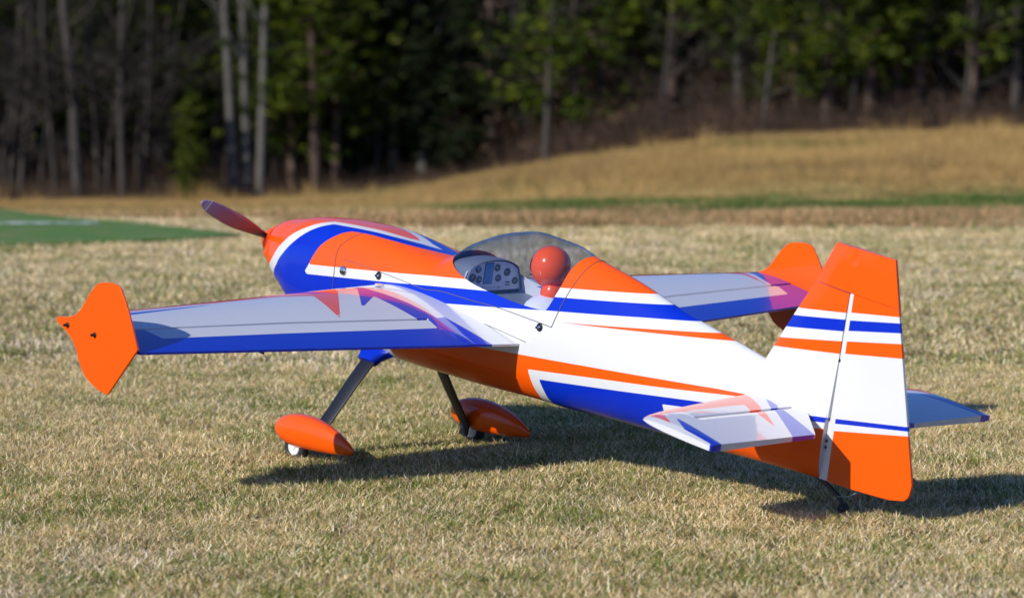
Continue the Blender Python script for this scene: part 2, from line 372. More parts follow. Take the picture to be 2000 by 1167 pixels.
F_B2z = [(-.132, -.4), (-.128, -.17), (-.118, -.1236), (-.101, -.087), (-.445, -.0236), (-.694, .0225), (-.90, .060), (-.90, .045), (-.777, .0145), (-.65, -.0095), (-.661, -.0362), (-.683, -.1064), (-.69, -.4)]
F_O3z = [(-1.32, .102), (-1.171, .0705), (-.95, .020), (-.722, -.030), (-.79, -.07), (-.83, -.4), (-1.32, -.4)]
F_ORz = [(-.151, .1181), (-.384, .1668), (-.86, .2665), (-.88, .2595), (-.611, .2040), (-.384, .1610)]
F_TBz = [(-1.13, .100), (-1.187, .1125), (-1.30, .1310), (-1.30, .1155), (-1.204, .0990), (-1.15, .088)]
def fus_layers(V, ta):
    Pt = np.stack([V[:, 0], ta * TS], -1); Pz = V[:, [0, 2]]
    o = np.maximum(sd_poly(Pt, F_O1), np.minimum(sd_poly(Pt, F_OSt), sd_poly(Pz, F_OSz)))
    o = np.maximum(o, sd_poly(Pz, F_O3z))
    b = np.maximum(sd_poly(Pt, F_BLt), sd_any(Pz, [F_BLz, F_B2z]))
    return [o, b, sd_poly(Pz, F_OBz), sd_poly(Pz, F_TBz)]
def clip_mesh(V, T, s, A):
    """split a triangle mesh along s=0; returns (inside, outside), each V, T, A"""
    outp = []
    for sign in (1, -1):
        ss = s * sign; inn = ss > 0; cnt = inn[T].sum(1)
        tris = [T[cnt == 3]]; newV = []; newA = []; cache = {}; extra = []
        def cut(a, b):
            k = (min(a, b), max(a, b))
            if k not in cache:
                t = ss[a] / (ss[a] - ss[b]); cache[k] = len(V) + len(newV); newV.append(V[a] + (V[b] - V[a]) * t); newA.append(A[a] + (A[b] - A[a]) * t)
            return cache[k]
        for tri in T[(cnt > 0) & (cnt < 3)]:
            tri = list(tri); ins = [inn[v] for v in tri]
            if sum(ins) == 1:
                i = ins.index(True); a, b, c = tri[i], tri[(i + 1) % 3], tri[(i + 2) % 3]
                extra.append((a, cut(a, b), cut(a, c)))
            else:
                i = ins.index(False); a, b, c = tri[i], tri[(i + 1) % 3], tri[(i + 2) % 3]
                ab, ac = cut(a, b), cut(a, c); extra.append((ab, b, c)); extra.append((ab, c, ac))
        TT = np.vstack([tris[0], np.array(extra, int).reshape(-1, 3)])
        VV = np.vstack([V, np.array(newV).reshape(-1, 3)]); AA = np.vstack([A, np.array(newA).reshape(-1, A.shape[1])])
        used = np.unique(TT); remap = np.zeros(len(VV), int); remap[used] = np.arange(len(used))
        outp.append((VV[used], remap[TT], AA[used]))
    return outp
def loft(x0, x1, nx, nt, inset=0., tmax=1.):
    xs = np.linspace(x0, x1, nx); ts = np.linspace(-tmax, tmax, nt)
    X, T = np.meshgrid(xs, ts, indexing='ij'); V = hull(X, T, inset).reshape(-1, 3)
    i = (np.arange(nx - 1)[:, None] * nt + np.arange(nt - 1)[None]).ravel()
    tri = np.vstack([np.stack([i, i + nt, i + nt + 1], -1), np.stack([i, i + nt + 1, i + 1], -1)])
    return V, tri, np.stack([X.ravel(), T.ravel()], -1)
V, T, A = loft(-1.265, 1.5, 430, 181)
s = sd_poly(np.stack([A[:, 0], np.abs(A[:, 1]) * TS], -1), CAN)
(cv, ct, ca), (fv, ft, fa) = clip_mesh(V, T, s, A)
me = fastmesh('fuselage', fv, ft, M_body, True)
for k, v in enumerate(fus_layers(fv, np.abs(fa[:, 1]))): attr(me, 'sd%d' % k, v)
def line_sd(a, b, P): e = np.array([b[0] - a[0], b[1] - a[1]]); e = e / np.linalg.norm(e); return e[0] * (P[:, 1] - a[1]) - e[1] * (P[:, 0] - a[0])
zz_ = fv[:, [0, 2]].astype(float)        # slim orange spear on the aft side
attr(me, 'wd0', line_sd((-.151, .1181), (-.86, .2665), zz_)); attr(me, 'wd1', -line_sd((-.151, .1181), (-.88, .2485), zz_))
fus = part('fuselage', me)
can = part('canopy', fastmesh('canopy', cv, ct, M_glass, True))

def poly_extrude(name, pts, y0, y1, mat, axis=1, bevel=.0):
    """closed outline (2-D) extruded between y0 and y1 along one axis, with a small chamfer"""
    P = np.array(pts, float); n = len(P); cen = P.mean(0)
    def at(p, v): return {0: (v, p[0], p[1]), 1: (p[0], v, p[1]), 2: (p[0], p[1], v)}[axis]
    area = .5 * np.sum(P[:, 0] * np.roll(P[:, 1], -1) - np.roll(P[:, 0], -1) * P[:, 1])
    e = np.roll(P, -1, 0) - np.roll(P, 1, 0); nn = np.stack([e[:, 1], -e[:, 0]], -1); nn /= np.linalg.norm(nn, axis=1)[:, None] + 1e-9
    if area < 0: nn = -nn
    rings = [(y0, bevel), (y0 + bevel * np.sign(y1 - y0), 0), (y1 - bevel * np.sign(y1 - y0), 0), (y1, bevel)] if bevel else [(y0, 0), (y1, 0)]
    V = [];
    for v, b in rings:
        for i in range(n): V.append(at(P[i] - nn[i] * b, v))
    Fc = [tuple(range(n))[::-1], tuple(range((len(rings) - 1) * n, len(rings) * n))]
    for r in range(len(rings) - 1):
        for i in range(n): j = (i + 1) % n; Fc.append((r * n + i, r * n + j, (r + 1) * n + j, (r + 1) * n + i))
    me = mesh(name, V, Fc, mat)
    import bmesh
    bm = bmesh.new(); bm.from_mesh(me); bmesh.ops.recalc_face_normals(bm, faces=bm.faces); bm.to_mesh(me); bm.free()
    return me
def lathe(name, prof, mat, seg=24, axis=0, cen=(0, 0, 0), smooth=True):
    """prof: (along, radius)"""
    V = []; Fc = []
    for a, r in prof:
        for k in range(seg):
            w = 2 * math.pi * k / seg; c, s_ = r * math.cos(w), r * math.sin(w)
            q = {0: (a, c, s_), 1: (c, a, s_), 2: (c, s_, a)}[axis]; V.append([q[i] + cen[i] for i in range(3)])
    for i in range(len(prof) - 1):
        for k in range(seg): Fc.append((i * seg + k, i * seg + (k + 1) % seg, (i + 1) * seg + (k + 1) % seg, (i + 1) * seg + k))
    Fc.append(tuple(range(seg))[::-1]); Fc.append(tuple(range((len(prof) - 1) * seg, len(prof) * seg)))
    me = mesh(name, V, Fc, mat, smooth)
    import bmesh
    bm = bmesh.new(); bm.from_mesh(me); bmesh.ops.recalc_face_normals(bm, faces=bm.faces); bm.to_mesh(me); bm.free()
    if smooth: me.set_sharp_from_angle(angle=R(40))
    return me
def tube(name, pts, rad, mat, seg=8):
    V = []; Fc = []; n = len(pts)
    rad = rad if hasattr(rad, '__len__') else [rad] * n
    for i in range(n):
        p = Vector(pts[i]); d = (Vector(pts[min(i + 1, n - 1)]) - Vector(pts[max(i - 1, 0)])).normalized()
        a = d.orthogonal().normalized(); b = d.cross(a)
        for k in range(seg):
            w = 2 * math.pi * k / seg; V.append(p + (a * math.cos(w) + b * math.sin(w)) * rad[i])
    for i in range(n - 1):
        for k in range(seg): Fc.append((i * seg + k, i * seg + (k + 1) % seg, (i + 1) * seg + (k + 1) % seg, (i + 1) * seg + k))
    Fc += [tuple(range(seg))[::-1], tuple(range((n - 1) * seg, n * seg))]
    return mesh(name, V, Fc, mat, True)
# nose ring, spinner, propeller
part('nose_ring', lathe('nose_ring', [(1.497, .030), (1.503, .062), (1.500, .070), (1.490, .071)], M_orange, 40, 0, (0, 0, -.052)))
spin = part('spinner', lathe('spinner', [(1.500, .050), (1.508, .051), (1.53, .049), (1.555, .040), (1.575, .026), (1.585, .012), (1.587, .001)], M_orange, 40, 0, (0, 0, -.05)))
def blade(sgn):
    """sections along the blade, airfoil-like and twisted"""
    d = Vector((0, .910, .415)) * sgn; c0 = Vector((1.522, 0, -.05)); tn = Vector((0, -d.z, d.y)).normalized(); ax = Vector((1, 0, 0))
    secs = [(.03, .020, .012, 62), (.07, .030, .012, 52), (.12, .044, .010, 42), (.18, .056, .008, 33), (.24, .058, .006, 27), (.30, .052, .005, 22), (.35, .042, .004, 19), (.375, .032, .0035, 18), (.39, .018, .003, 17), (.395, .006, .002, 17)]
    m = 16; V = []; rad = []; Fc = []
    for r, ch, th, tw in secs:
        w = R(tw); cd = tn * math.cos(w) * -sgn + ax * math.sin(w); nd = d.cross(cd).normalized()
        for k in range(m):
            a = 2 * math.pi * k / m; V.append(c0 + d * r * .965 + cd * (ch * .56 * math.cos(a) + (.06 * ch)) + nd * (th / 2 * math.sin(a))); rad.append(r / .395)
    for i in range(len(secs) - 1):
        for k in range(m): Fc.append((i * m + k, i * m + (k + 1) % m, (i + 1) * m + (k + 1) % m, (i + 1) * m + k))
    Fc += [tuple(range(m))[::-1], tuple(range((len(secs) - 1) * m, len(secs) * m))]
    me = mesh('propeller_blade', V, Fc, M_prop, True); attr(me, 'rad', rad)
    return me
prop = part('propeller', lathe('propeller', [(1.51, .024), (1.535, .024), (1.54, .02)], M_black, 24, 0, (0, 0, -.05)))
for sg in (1, -1): part('propeller_blade', blade(sg), prop)

# wings -----------------------------------------------------------
def xLE(y): return .73 + (.600 - .73) * (abs(y) - .12) / 1.38
def xTE(y): return .0 + .199 * (abs(y) - .12) / 1.38 if abs(y) >= .12 else 0.
def xHG(y): return np.interp(abs(y), [.12, .3, .84, 1.5], [.262, .262, .335, .396])
def foil(f, c, tmax, te):
    """half thickness at fraction f of chord c behind the leading edge"""
    f = np.clip(f, 0, 1); y = 5 * tmax * (.2969 * np.sqrt(f) - .126 * f - .3516 * f ** 2 + .2843 * f ** 3 - .1036 * f ** 4)
    return y * c + te / 2 * f
def wing_z(y): return .001 * (abs(y) - .12)
def slab(name, ys, fx0, fx1, half, zmid, mat, nch=26, round_front=False, cosine=True, up=None, layers=None):
    """solid between chord lines x=fx0(y) (front) and fx1(y) (rear) with half thickness half(x,y)"""
    ny = len(ys); u = np.linspace(0, 1, nch)
    if cosine: u = u ** 1.9
    V = []; 
    for y in ys:
        a, b = fx0(y), fx1(y); x = a + (b - a) * u; h = np.array([half(v, y) for v in x]); zc = zmid(y)
        if round_front: h = h * np.sqrt(np.clip((a - x) / .012, .06, 1))
        V += [(xx, y, zc + hh) for xx, hh in zip(x, h)] + [(xx, y, zc - hh) for xx, hh in zip(x[::-1], h[::-1])]
    m = 2 * nch; Fc = []
    for i in range(ny - 1):
        for k in range(m): Fc.append((i * m + k, i * m + (k + 1) % m, (i + 1) * m + (k + 1) % m, (i + 1) * m + k))
    for e in (0, ny - 1):
        for k in range(nch - 1): Fc.append((e * m + k, e * m + k + 1, e * m + m - 2 - k, e * m + m - 1 - k))
    me = mesh(name, V, Fc, mat)
    import bmesh
    bm = bmesh.new(); bm.from_mesh(me); bmesh.ops.recalc_face_normals(bm, faces=bm.faces); bm.to_mesh(me); bm.free()
    me.shade_smooth(); me.set_sharp_from_angle(angle=R(38))
    return me
def paint_plan(me, top, bot, plane_ax=(0, 1), flip=1.):
    """store signed distances per face corner; top/bottom lists of polygon lists"""
    n = len(me.vertices); co = np.empty(n * 3, np.float32); me.vertices.foreach_get('co', co); co = co.reshape(-1, 3)
    li = np.empty(len(me.loops), np.int32); me.loops.foreach_get('vertex_index', li)
    P = co[:, list(plane_ax)].astype(float)
    nz = np.empty(len(me.polygons) * 3, np.float32); me.polygons.foreach_get('normal', nz)
    up_ax = [a for a in (0, 1, 2) if a not in plane_ax][0]; nz = nz.reshape(-1, 3)[:, up_ax]
    tot = np.empty(len(me.polygons), np.int32); me.polygons.foreach_get('loop_total', tot); upf = np.repeat(nz * flip >= -.02, tot)
    for k in range(len(top)):
        a = sd_any(P, top[k]) if top[k] else np.full(n, -1.); b = sd_any(P, bot[k]) if bot[k] else np.full(n, -1.)
        attr(me, 'sd%d' % k, np.where(upf, a[li], b[li]), 'CORNER')
def mir(pl): return [(x, -y) for x, y in pl]
W_TRI = [(.90, .66), (.60, .665), (.575, .553), (.325, .63), (.62, .417), (.90, .36)]
WL_O = [[(.9, 1.6), (.556, 1.6), (.566, 1.287), (.592, .9), (.600, .665), (.90, .66)], W_TRI]
WL_B = [[(.573, .90), (.550, 1.298), (.542, 1.6), (.510, 1.6), (.523, 1.314)],
        [(.9, .30), (.62, .334), (.403, .482), (.514, .347), (.249, .357), (.22, .357), (.22, .25), (.257, .278), (.416, .277), (.591, .300), (.9, .27)]]
AIL_B = [[(-.2, .238), (.28, .245), (.262, .318), (.179, .34), (.245, .91), (.288, 1.345), (.378, 1.36), (.42, 1.6), (-.1, 1.6)]]
WR_O = [[(.9, -.60), (.9, -1.43), (.574, -1.419), (.385, -1.369), (.30, -1.34), (.385, -1.366), (.521, -1.376), (.575, -1.321), (.588, -.889), (.60, -.665)], mir(W_TRI)]
WR_B = [[(.9, -1.455), (.574, -1.448), (.376, -1.381), (.2, -1.34), (.2, -1.7), (.9, -1.7)]] + [mir(WL_B[1])]
AIR_B = [[(-.2, -.238), (.28, -.245), (.262, -.318), (.179, -.34), (.221, -.793), (.286, -1.373), (.373, -1.403), (.373, -1.39), (.42, -1.38), (.5, -1.7), (-.2, -1.7)]]
for sg in (1, -1):
    hf = lambda x, y: float(foil((xLE(y) - x) / (xLE(y) - xTE(y)), xLE(y) - xTE(y), np.interp(abs(y), [.12, 1.5], [.105, .10]), .0075))
    ys = sg * np.concatenate([np.linspace(.10, .5, 34), np.linspace(.515, 1.493, 66)])
    O = WL_O if sg > 0 else WR_O; B = WL_B if sg > 0 else WR_B; AB = AIL_B if sg > 0 else AIR_B
    me = slab('wing', ys, xLE, xHG, hf, wing_z, M_surf, 40)
    paint_plan(me, [O, B], [[[(.9, sg * 1.6), (.45, sg * 1.6), (.5, sg * .1), (.9, sg * .1)]], []])
    wing = part('wing', me)
    yi = sg * np.linspace(.10, .318, 20)
    rootb = slab('wing_root_block', yi, lambda y: xHG(y) + .001, lambda y: xTE(y) + np.interp(abs(y), [.24, .318], [0, .006]), hf, wing_z, M_surf, 20, cosine=False)
    paint_plan(rootb, [[], AB], [[], AB]); part('wing_root_block', rootb, wing)
    ya = sg * np.concatenate([np.linspace(.3225, .5, 16), np.linspace(.52, 1.488, 60)])
    ail = slab('aileron', ya, lambda y: xHG(y) - .0009, xTE, hf, lambda y: wing_z(y), M_surf, 18, round_front=True, cosine=False)
    paint_plan(ail, [[], AB], [[], AB]); part('aileron', ail, wing)
    # round cover plate near the wing root
    part('access_cap', lathe('access_cap', [(0, .016), (.002, .016), (.0026, .013)], M_white, 24, 2, (.632, sg * .232, wing_z(.2) + .0372)), wing)
SFG = smooth_line([(.194, .015), (.264, .118), (.318, .176)], 2) + smooth_line([(.335, .180), (.37, .179), (.43, .162), (.455, .142), (.478, .113), (.50, .078), (.521, .048), (.553, .024), (.59, .010), (.630, .001)], 3) + \
      smooth_line([(.641, -.006), (.640, -.014), (.62, -.022), (.595, -.029), (.56, -.042), (.534, -.058), (.515, -.078), (.496, -.104), (.468, -.132), (.444, -.147), (.383, -.163), (.330, -.1655)], 3) + [(.323, -.163)]
for sg in (1, -1):
    yo, yn = sg * 1.495, sg * 1.503
    sfg = part('wingtip_plate', poly_extrude('wingtip_plate', SFG, yo, yn, M_orange, 1, .0015))
    for bx, bz in ((.574, -.011), (.423, -.001)):
        part('bolt', lathe('bolt', [(1.5025 * sg, .0085), (1.5055 * sg, .0085), (1.507 * sg, .006), (1.507 * sg, .0045), (1.517 * sg, .0045), (1.519 * sg, .003)], M_black, 16, 1, (bx, 0, bz)), sfg)

# tailplane --------------------------------------------------------
ZS = .108
def stLE(y): return float(np.interp(abs(y), [0, .03, .2, .33, .48, .55, .585, .600], [-.945, -.955, -.982, -1.004, -1.032, -1.052, -1.070, -1.090]))
S_TIP = .596
st_half = lambda x, y: float(foil(np.clip((stLE(y) - x) / .42, 0, 1), .40, .075, .008)) * (1 if abs(y) < .57 else float(np.interp(abs(y), [.57, .60], [1, .55])))
ST_O = [[(-.8, .09), (-.985, .079), (-1.123, .157), (-1.150, .186), (-1.150, .224), (-1.081, .186), (-1.078, .452), (-1.076, .519), (-1.176, .572), (-1.084, .568), (-1.062, .585), (-1.06, .7), (-.8, .7)]]
ST_E = [(-1.04, .578), (-1.40, .580), (-1.40, .7), (-1.0, .7)]
ST_B = [[(-1.035, .056), (-1.12, .084), (-1.146, .109), (-1.16, .14), (-1.14, .131)], [(-1.127, .514), (-1.335, .55), (-1.40, .560), (-1.40, .7), (-1.36, .585), (-1.231, .574)]]
EL_O = [[(-1.12, .215), (-1.152, .21), (-1.291, .258), (-1.151, .17), (-1.12, .17)], [(-1.10, .519), (-1.076, .519), (-1.176, .572), (-1.084, .568), (-1.0, .56)]]
EL_B = [[(-1.10, .125), (-1.155, .129), (-1.367, .262), (-1.40, .27), (-1.40, .178), (-1.367, .17), (-1.15, .093), (-1.10, .07)], ST_B[1]]
for sg in (1, -1):
    f = (lambda pl: pl) if sg > 0 else mir
    ys = sg * np.concatenate([np.linspace(.015, .45, 34)])
    me = slab('tailplane', ys, stLE, lambda y: -1.139, st_half, lambda y: ZS, M_surf, 18)
    paint_plan(me, [[f(p) for p in ST_O], [f(p) for p in ST_B[:1]]], [[f(p) for p in ST_O], []]); stab = part('tailplane', me)
    ys = sg * np.concatenate([np.linspace(.4502, .56, 9), np.linspace(.57, S_TIP, 6)])
    me = slab('tailplane_tip', ys, stLE, lambda y: -1.078, st_half, lambda y: ZS, M_surf, 14)
    paint_plan(me, [[f(p) for p in ST_O], []], [[f(p) for p in ST_O + [ST_E]], []]); part('tailplane_tip', me, stab)
    ys = sg * np.concatenate([np.linspace(.020, .4535, 40)])
    def elTE(y): return float(np.interp(abs(y), [.013, .165, .7], [-1.172, -1.364, -1.372]))
    me = slab('elevator', ys, lambda y: -1.1396, elTE, st_half, lambda y: ZS, M_surf, 14, round_front=True, cosine=False)
    paint_plan(me, [[f(p) for p in EL_O], [f(p) for p in EL_B]], [[], [f(p) for p in EL_B]]); elev = part('elevator', me, stab)
    ys = sg * np.concatenate([np.linspace(.4536, .56, 9), np.linspace(.57, S_TIP, 6)])
    me = slab('elevator_horn', ys, lambda y: -1.0786, elTE, st_half, lambda y: ZS, M_surf, 18, cosine=False)
    paint_plan(me, [[f(p) for p in EL_O], [f(p) for p in EL_B]], [[f(ST_E)], [f(p) for p in EL_B]]); part('elevator_horn', me, elev)

# fin and rudder ---------------------------------------------------
def plate(name, zs, fx0, fx1, half, mat, nch=14, base_flare=0.):
    V = []; u = np.linspace(0, 1, nch) ** 1.5; m = 2 * nch; ny = len(zs)
    for z in zs:
        a, b = fx0(z), fx1(z); x = a + (b - a) * u; h = np.array([half(v, z, a) for v in x])
        V += [(xx, hh, z + 0 * xx) for xx, hh in zip(x, h)] + [(xx, -hh, z) for xx, hh in zip(x[::-1], h[::-1])]
    Fc = []
    for i in range(ny - 1):
        for k in range(m): Fc.append((i * m + k, i * m + (k + 1) % m, (i + 1) * m + (k + 1) % m, (i + 1) * m + k))
    for e in (0, ny - 1):
        for k in range(nch - 1): Fc.append((e * m + k, e * m + k + 1, e * m + m - 2 - k, e * m + m - 1 - k))
    me = mesh(name, V, Fc, mat)
    import bmesh
    bm = bmesh.new(); bm.from_mesh(me); bmesh.ops.recalc_face_normals(bm, faces=bm.faces); bm.to_mesh(me); bm.free()
    me.shade_smooth(); me.set_sharp_from_angle(angle=R(38)); return me
finLE = lambda z: float(np.interp(z, [.10, .216, .406, .51, .643], [-.895, -.960, -1.061, -1.120, -1.179]))
HX = -1.270
def fhalf(x, z, a):
    f = np.clip((a - x) / .30, 0, 1)
    return float(.0015 + .0125 * np.sqrt(np.clip(f * 1.6, 0, 1)) + .006 * float(np.interp(z, [.16, .30], [1, 0])) * f)
FIN_O = [[(-.9, .395), (-1.075, .412), (-1.3, .456), (-1.3, .8), (-.9, .8)], [(-.9, .286), (-1.017, .304), (-1.3, .370), (-1.3, .330), (-1.001, .272), (-.9, .255)], [(-1.7, -.2), (-1.7, .184), (-1.589, .163), (-1.29, .091), (-1.1, .05), (-1.1, -.2)]]
FIN_B = [[(-.9, .36), (-1.064, .386), (-1.3, .436), (-1.3, .400), (-1.036, .343), (-.9, .315)], [(-1.10, .095), (-1.291, .129), (-1.578, .188), (-1.7, .21), (-1.7, .20), (-1.584, .176), (-1.291, .114), (-1.10, .075)]]
RUD_O = [[(-1.1, .40), (-1.283, .455), (-1.477, .493), (-1.7, .53), (-1.7, .8), (-1.1, .8)], [(-1.1, .33), (-1.281, .366), (-1.503, .419), (-1.7, .47), (-1.7, .42), (-1.517, .378), (-1.286, .329), (-1.1, .29)], FIN_O[2]]
RUD_B = [[(-1.1, .39), (-1.283, .431), (-1.483, .476), (-1.7, .52), (-1.7, .49), (-1.494, .449), (-1.284, .399), (-1.1, .36)], FIN_B[1]]
W_STRIP = [[(-1.2735, -.3), (-1.2735, .513), (-1.287, .513), (-1.303, -.3)]]
me = plate('fin', np.linspace(.12, .508, 40), finLE, lambda z: HX, fhalf, M_fin)
paint_plan(me, [FIN_O, FIN_B, []], [FIN_O, FIN_B, []], (0, 2)); fin = part('fin', me)
rudTE = lambda z: float(np.interp(z, [-.055, -.037, -.011, .022, .161, .446, .651], [-1.54, -1.591, -1.618, -1.623, -1.578, -1.485, -1.42]))
def rhalf(x, z, a):
    f = np.clip((HX - x) / max(HX - rudTE(z), .05), 0, 1); b = .013 * (1 - f) + .0042 * f
    if x > HX: b = .013 * np.sqrt(np.clip((finLE(z) - x) / .05, 0.03, 1))
    if x <= HX and x > HX - .014: b = .013 * (.72 + .28 * (HX - x) / .014)
    return float(b) * float(np.interp(z, [.60, .655], [1, .8]))
zs = np.concatenate([np.linspace(-.0635, -.011, 12), np.linspace(0, .511, 70)])
def rudF(z): return HX - .0035
def rudTE2(z):
    if z < -.011: return float(np.interp(z, [-.0635, -.055, -.045, -.030, -.011], [-1.335, -1.44, -1.545, -1.603, -1.620]))
    return rudTE(z)
me = plate('rudder', zs, rudF, rudTE2, rhalf, M_fin, 30)
paint_plan(me, [RUD_O, RUD_B, W_STRIP], [RUD_O, RUD_B, W_STRIP], (0, 2)); rud = part('rudder', me)
zs = np.linspace(0, 1, 14)
# rudder horn above the fin: top edge slopes slightly, lower edge just clear of the fin
def horn():
    V = []; nch = 26; u = np.linspace(0, 1, nch); m = 2 * nch
    for w in zs:
        zl = .5125 + w * .1; 
        lo, hi = .5125, .6435
        zf = lo + (hi - lo) * w
        a = finLE(min(zf, .6435)); b = rudTE(min(.5125 + (.651 - .5125) * w, .651)); x = a + (b - a) * u
        zz = zf + (x - a) / (b - a) * ((.651 - .6435) * w)
        h = np.array([rhalf(v, zf, a) for v in x])
        V += [(xx, hh, z_) for xx, hh, z_ in zip(x, h, zz)] + [(xx, -hh, z_) for xx, hh, z_ in zip(x[::-1], h[::-1], zz[::-1])]
    Fc = []
    for i in range(len(zs) - 1):
        for k in range(m): Fc.append((i * m + k, i * m + (k + 1) % m, (i + 1) * m + (k + 1) % m, (i + 1) * m + k))
    for e in (0, len(zs) - 1):
        for k in range(nch - 1): Fc.append((e * m + k, e * m + k + 1, e * m + m - 2 - k, e * m + m - 1 - k))
    me = mesh('rudder_horn', V, Fc, M_orange)
    import bmesh
    bm = bmesh.new(); bm.from_mesh(me); bmesh.ops.recalc_face_normals(bm, faces=bm.faces); bm.to_mesh(me); bm.free()
    me.shade_smooth(); me.set_sharp_from_angle(angle=R(38)); return me
part('rudder_horn', horn(), rud)
for z in (.30, .05, .03): part('hinge', lathe('hinge', [(z, .004), (z + .008, .004)], M_black, 10, 2, (-1.272, .010, 0)), rud)
part('tail_post', mesh('tail_post', [(-1.264, y, z) for z in (-.066, .507) for y in (-.010, .010)] + [(-1.2725, y, z) for z in (-.066, .507) for y in (-.009, .009)], [(0, 1, 3, 2), (4, 6, 7, 5), (0, 4, 5, 1), (2, 3, 7, 6), (1, 5, 7, 3), (0, 2, 6, 4)], M_white), fin)
V_, T_, A_ = loft(-1.265, -1.2635, 2, 61)
cap = hull(np.full(60, -1.2655), np.linspace(-1, 1, 61)[:-1])
part('tail_cap', mesh('tail_cap', cap, [tuple(range(60))], M_white), fus)

# panel seams: thin recessed-looking lines, ribbons that follow the skin
def ribbon(pts, w=.0011, lift=.0018):
    P = np.array(smooth_line(pts, 8)); Vv = hull(P[:, 0], P[:, 1]); e = 1e-3
    n = np.cross(hull(P[:, 0], P[:, 1] + e) - Vv, hull(P[:, 0] - e, P[:, 1]) - Vv); n /= np.linalg.norm(n, axis=1)[:, None]
    if (n[:, 1] * np.sign(P[:, 1] + 1e-6)).mean() < 0: n = -n
    tng = np.gradient(Vv, axis=0); sd = np.cross(tng, n); sd /= np.linalg.norm(sd, axis=1)[:, None] + 1e-9
    V = np.vstack([Vv + n * lift + sd * w, Vv + n * lift - sd * w, Vv - n * .001 + sd * w, Vv - n * .001 - sd * w]); N = len(P); Fc = []
    for i in range(N - 1): Fc += [(i, i + 1, N + i + 1, N + i), (i, 2 * N + i, 2 * N + i + 1, i + 1), (N + i, N + i + 1, 3 * N + i + 1, 3 * N + i)]
    return V, Fc
SEAMS = [[(.913, .163), (.951, .262), (.972, .325), (.976, .387), (.970, .442), (.965, .505), (.96, .60)],
         [(-.182, 0), (-.172, .10), (-.160, .196), (-.151, .258), (-.137, .343), (-.126, .402)],
         [(.93, .400), (.746, .398), (.525, .395), (.30, .399), (.137, .402), (-.046, .403), (-.126, .402)],
         [(.392, .452), (.2, .468), (-.024, .483)]]
for sg in (1, -1):
    for sm in SEAMS:
        V, Fc = ribbon([(x, sg * t) for x, t in sm], .0010 if sm is not SEAMS[3] else .0007)
        part('hatch_seam', mesh('hatch_seam', V, Fc, M_seam), fus)
# cockpit -----------------------------------------------------------
V, T, A = loft(-.30, .345, 90, 101, .005, .62)
s = sd_poly(np.stack([A[:, 0], np.abs(A[:, 1]) * TS], -1), [(x, t + .004) for x, t in CAN])
(_, _, _), (iv, it, ia) = clip_mesh(V, T, s, A)
keep = (np.abs(ia[it][:, :, 1]).min(1) > .04) | (ia[it][:, :, 0].max(1) < .1)
tub = part('cockpit_lining', fastmesh('cockpit_lining', iv, it[keep], M_whiteint, True))
zf = .078
fl = []
for x in np.linspace(-.28, .32, 16):
    zt, zb, hw, zc, nt_, nb_ = [float(pchip(ST[:, 0], ST[:, j], np.array([x]))[0]) for j in range(1, 7)]
    yy = (hw - .005) * max(0, 1 - ((zf - zc) / (zt - zc)) ** nt_) ** (1 / nt_); fl.append((x, yy))
part('cockpit_floor', mesh('cockpit_floor', [(x, sgn * y, zf) for x, y in fl for sgn in (1, -1)], [(2 * i, 2 * i + 2, 2 * i + 3, 2 * i + 1) for i in range(15)], M_greyint), tub)
def hull_y(x, z, inset=.006):
    zt, zb, hw, zc, nt_, nb_ = [float(pchip(ST[:, 0], ST[:, j], np.array([x]))[0]) for j in range(1, 7)]
    f = abs(z - zc) / ((zt - zc) if z > zc else (zc - zb)); n_ = nt_ if z > zc else nb_
    return max(0., hw * max(0., 1 - min(f, 1) ** n_) ** (1 / n_) - inset)
PX = .335
arch = [(y, .086 + .102 * max(0, 1 - abs(y / .136) ** 2.4) ** (1 / 2.4)) for y in np.sin(np.linspace(-math.pi / 2, math.pi / 2, 41)) * .136]
arch = [(float(np.clip(y, -hull_y(PX - .01, z), hull_y(PX - .01, z))), z) for y, z in arch]
panel = part('instrument_panel', poly_extrude('instrument_panel', [(y, z) for y, z in arch], PX - .001, PX + .005, M_panel, 0, .0008))
rim = part('panel_rim', tube('panel_rim', [(PX - .002, y, z) for y, z in arch], .0014, M_rimblack, 8), panel)
V = []; Fc = []
for j, (x, s_, dz) in enumerate(((PX - .010, 1.02, .003), (.36, 1.02, .003), (.41, 1.03, -.004), (.455, 1.02, -.022), (.50, .9, -.045))):
    for y, z in arch:
        z2 = min(.094 + (z - .094) * s_ + dz * (z - .094) / .1, float(pchip(ST[:, 0], ST[:, 1], np.array([x]))[0]) - .012); lim = hull_y(x, z2, .008)
        V.append((x, float(np.clip(y * s_, -lim, lim)), z2))
for j in range(4):
    for k in range(40): Fc.append((j * 41 + k, j * 41 + k + 1, (j + 1) * 41 + k + 1, (j + 1) * 41 + k))
DS = Vector((.025, -.0225, -.008))
part('glare_shield', mesh('glare_shield', V, Fc, M_greyint, True), panel)
def shp(name, me, par): me.transform(Matrix.Translation(DS)); return part(name, me, par)
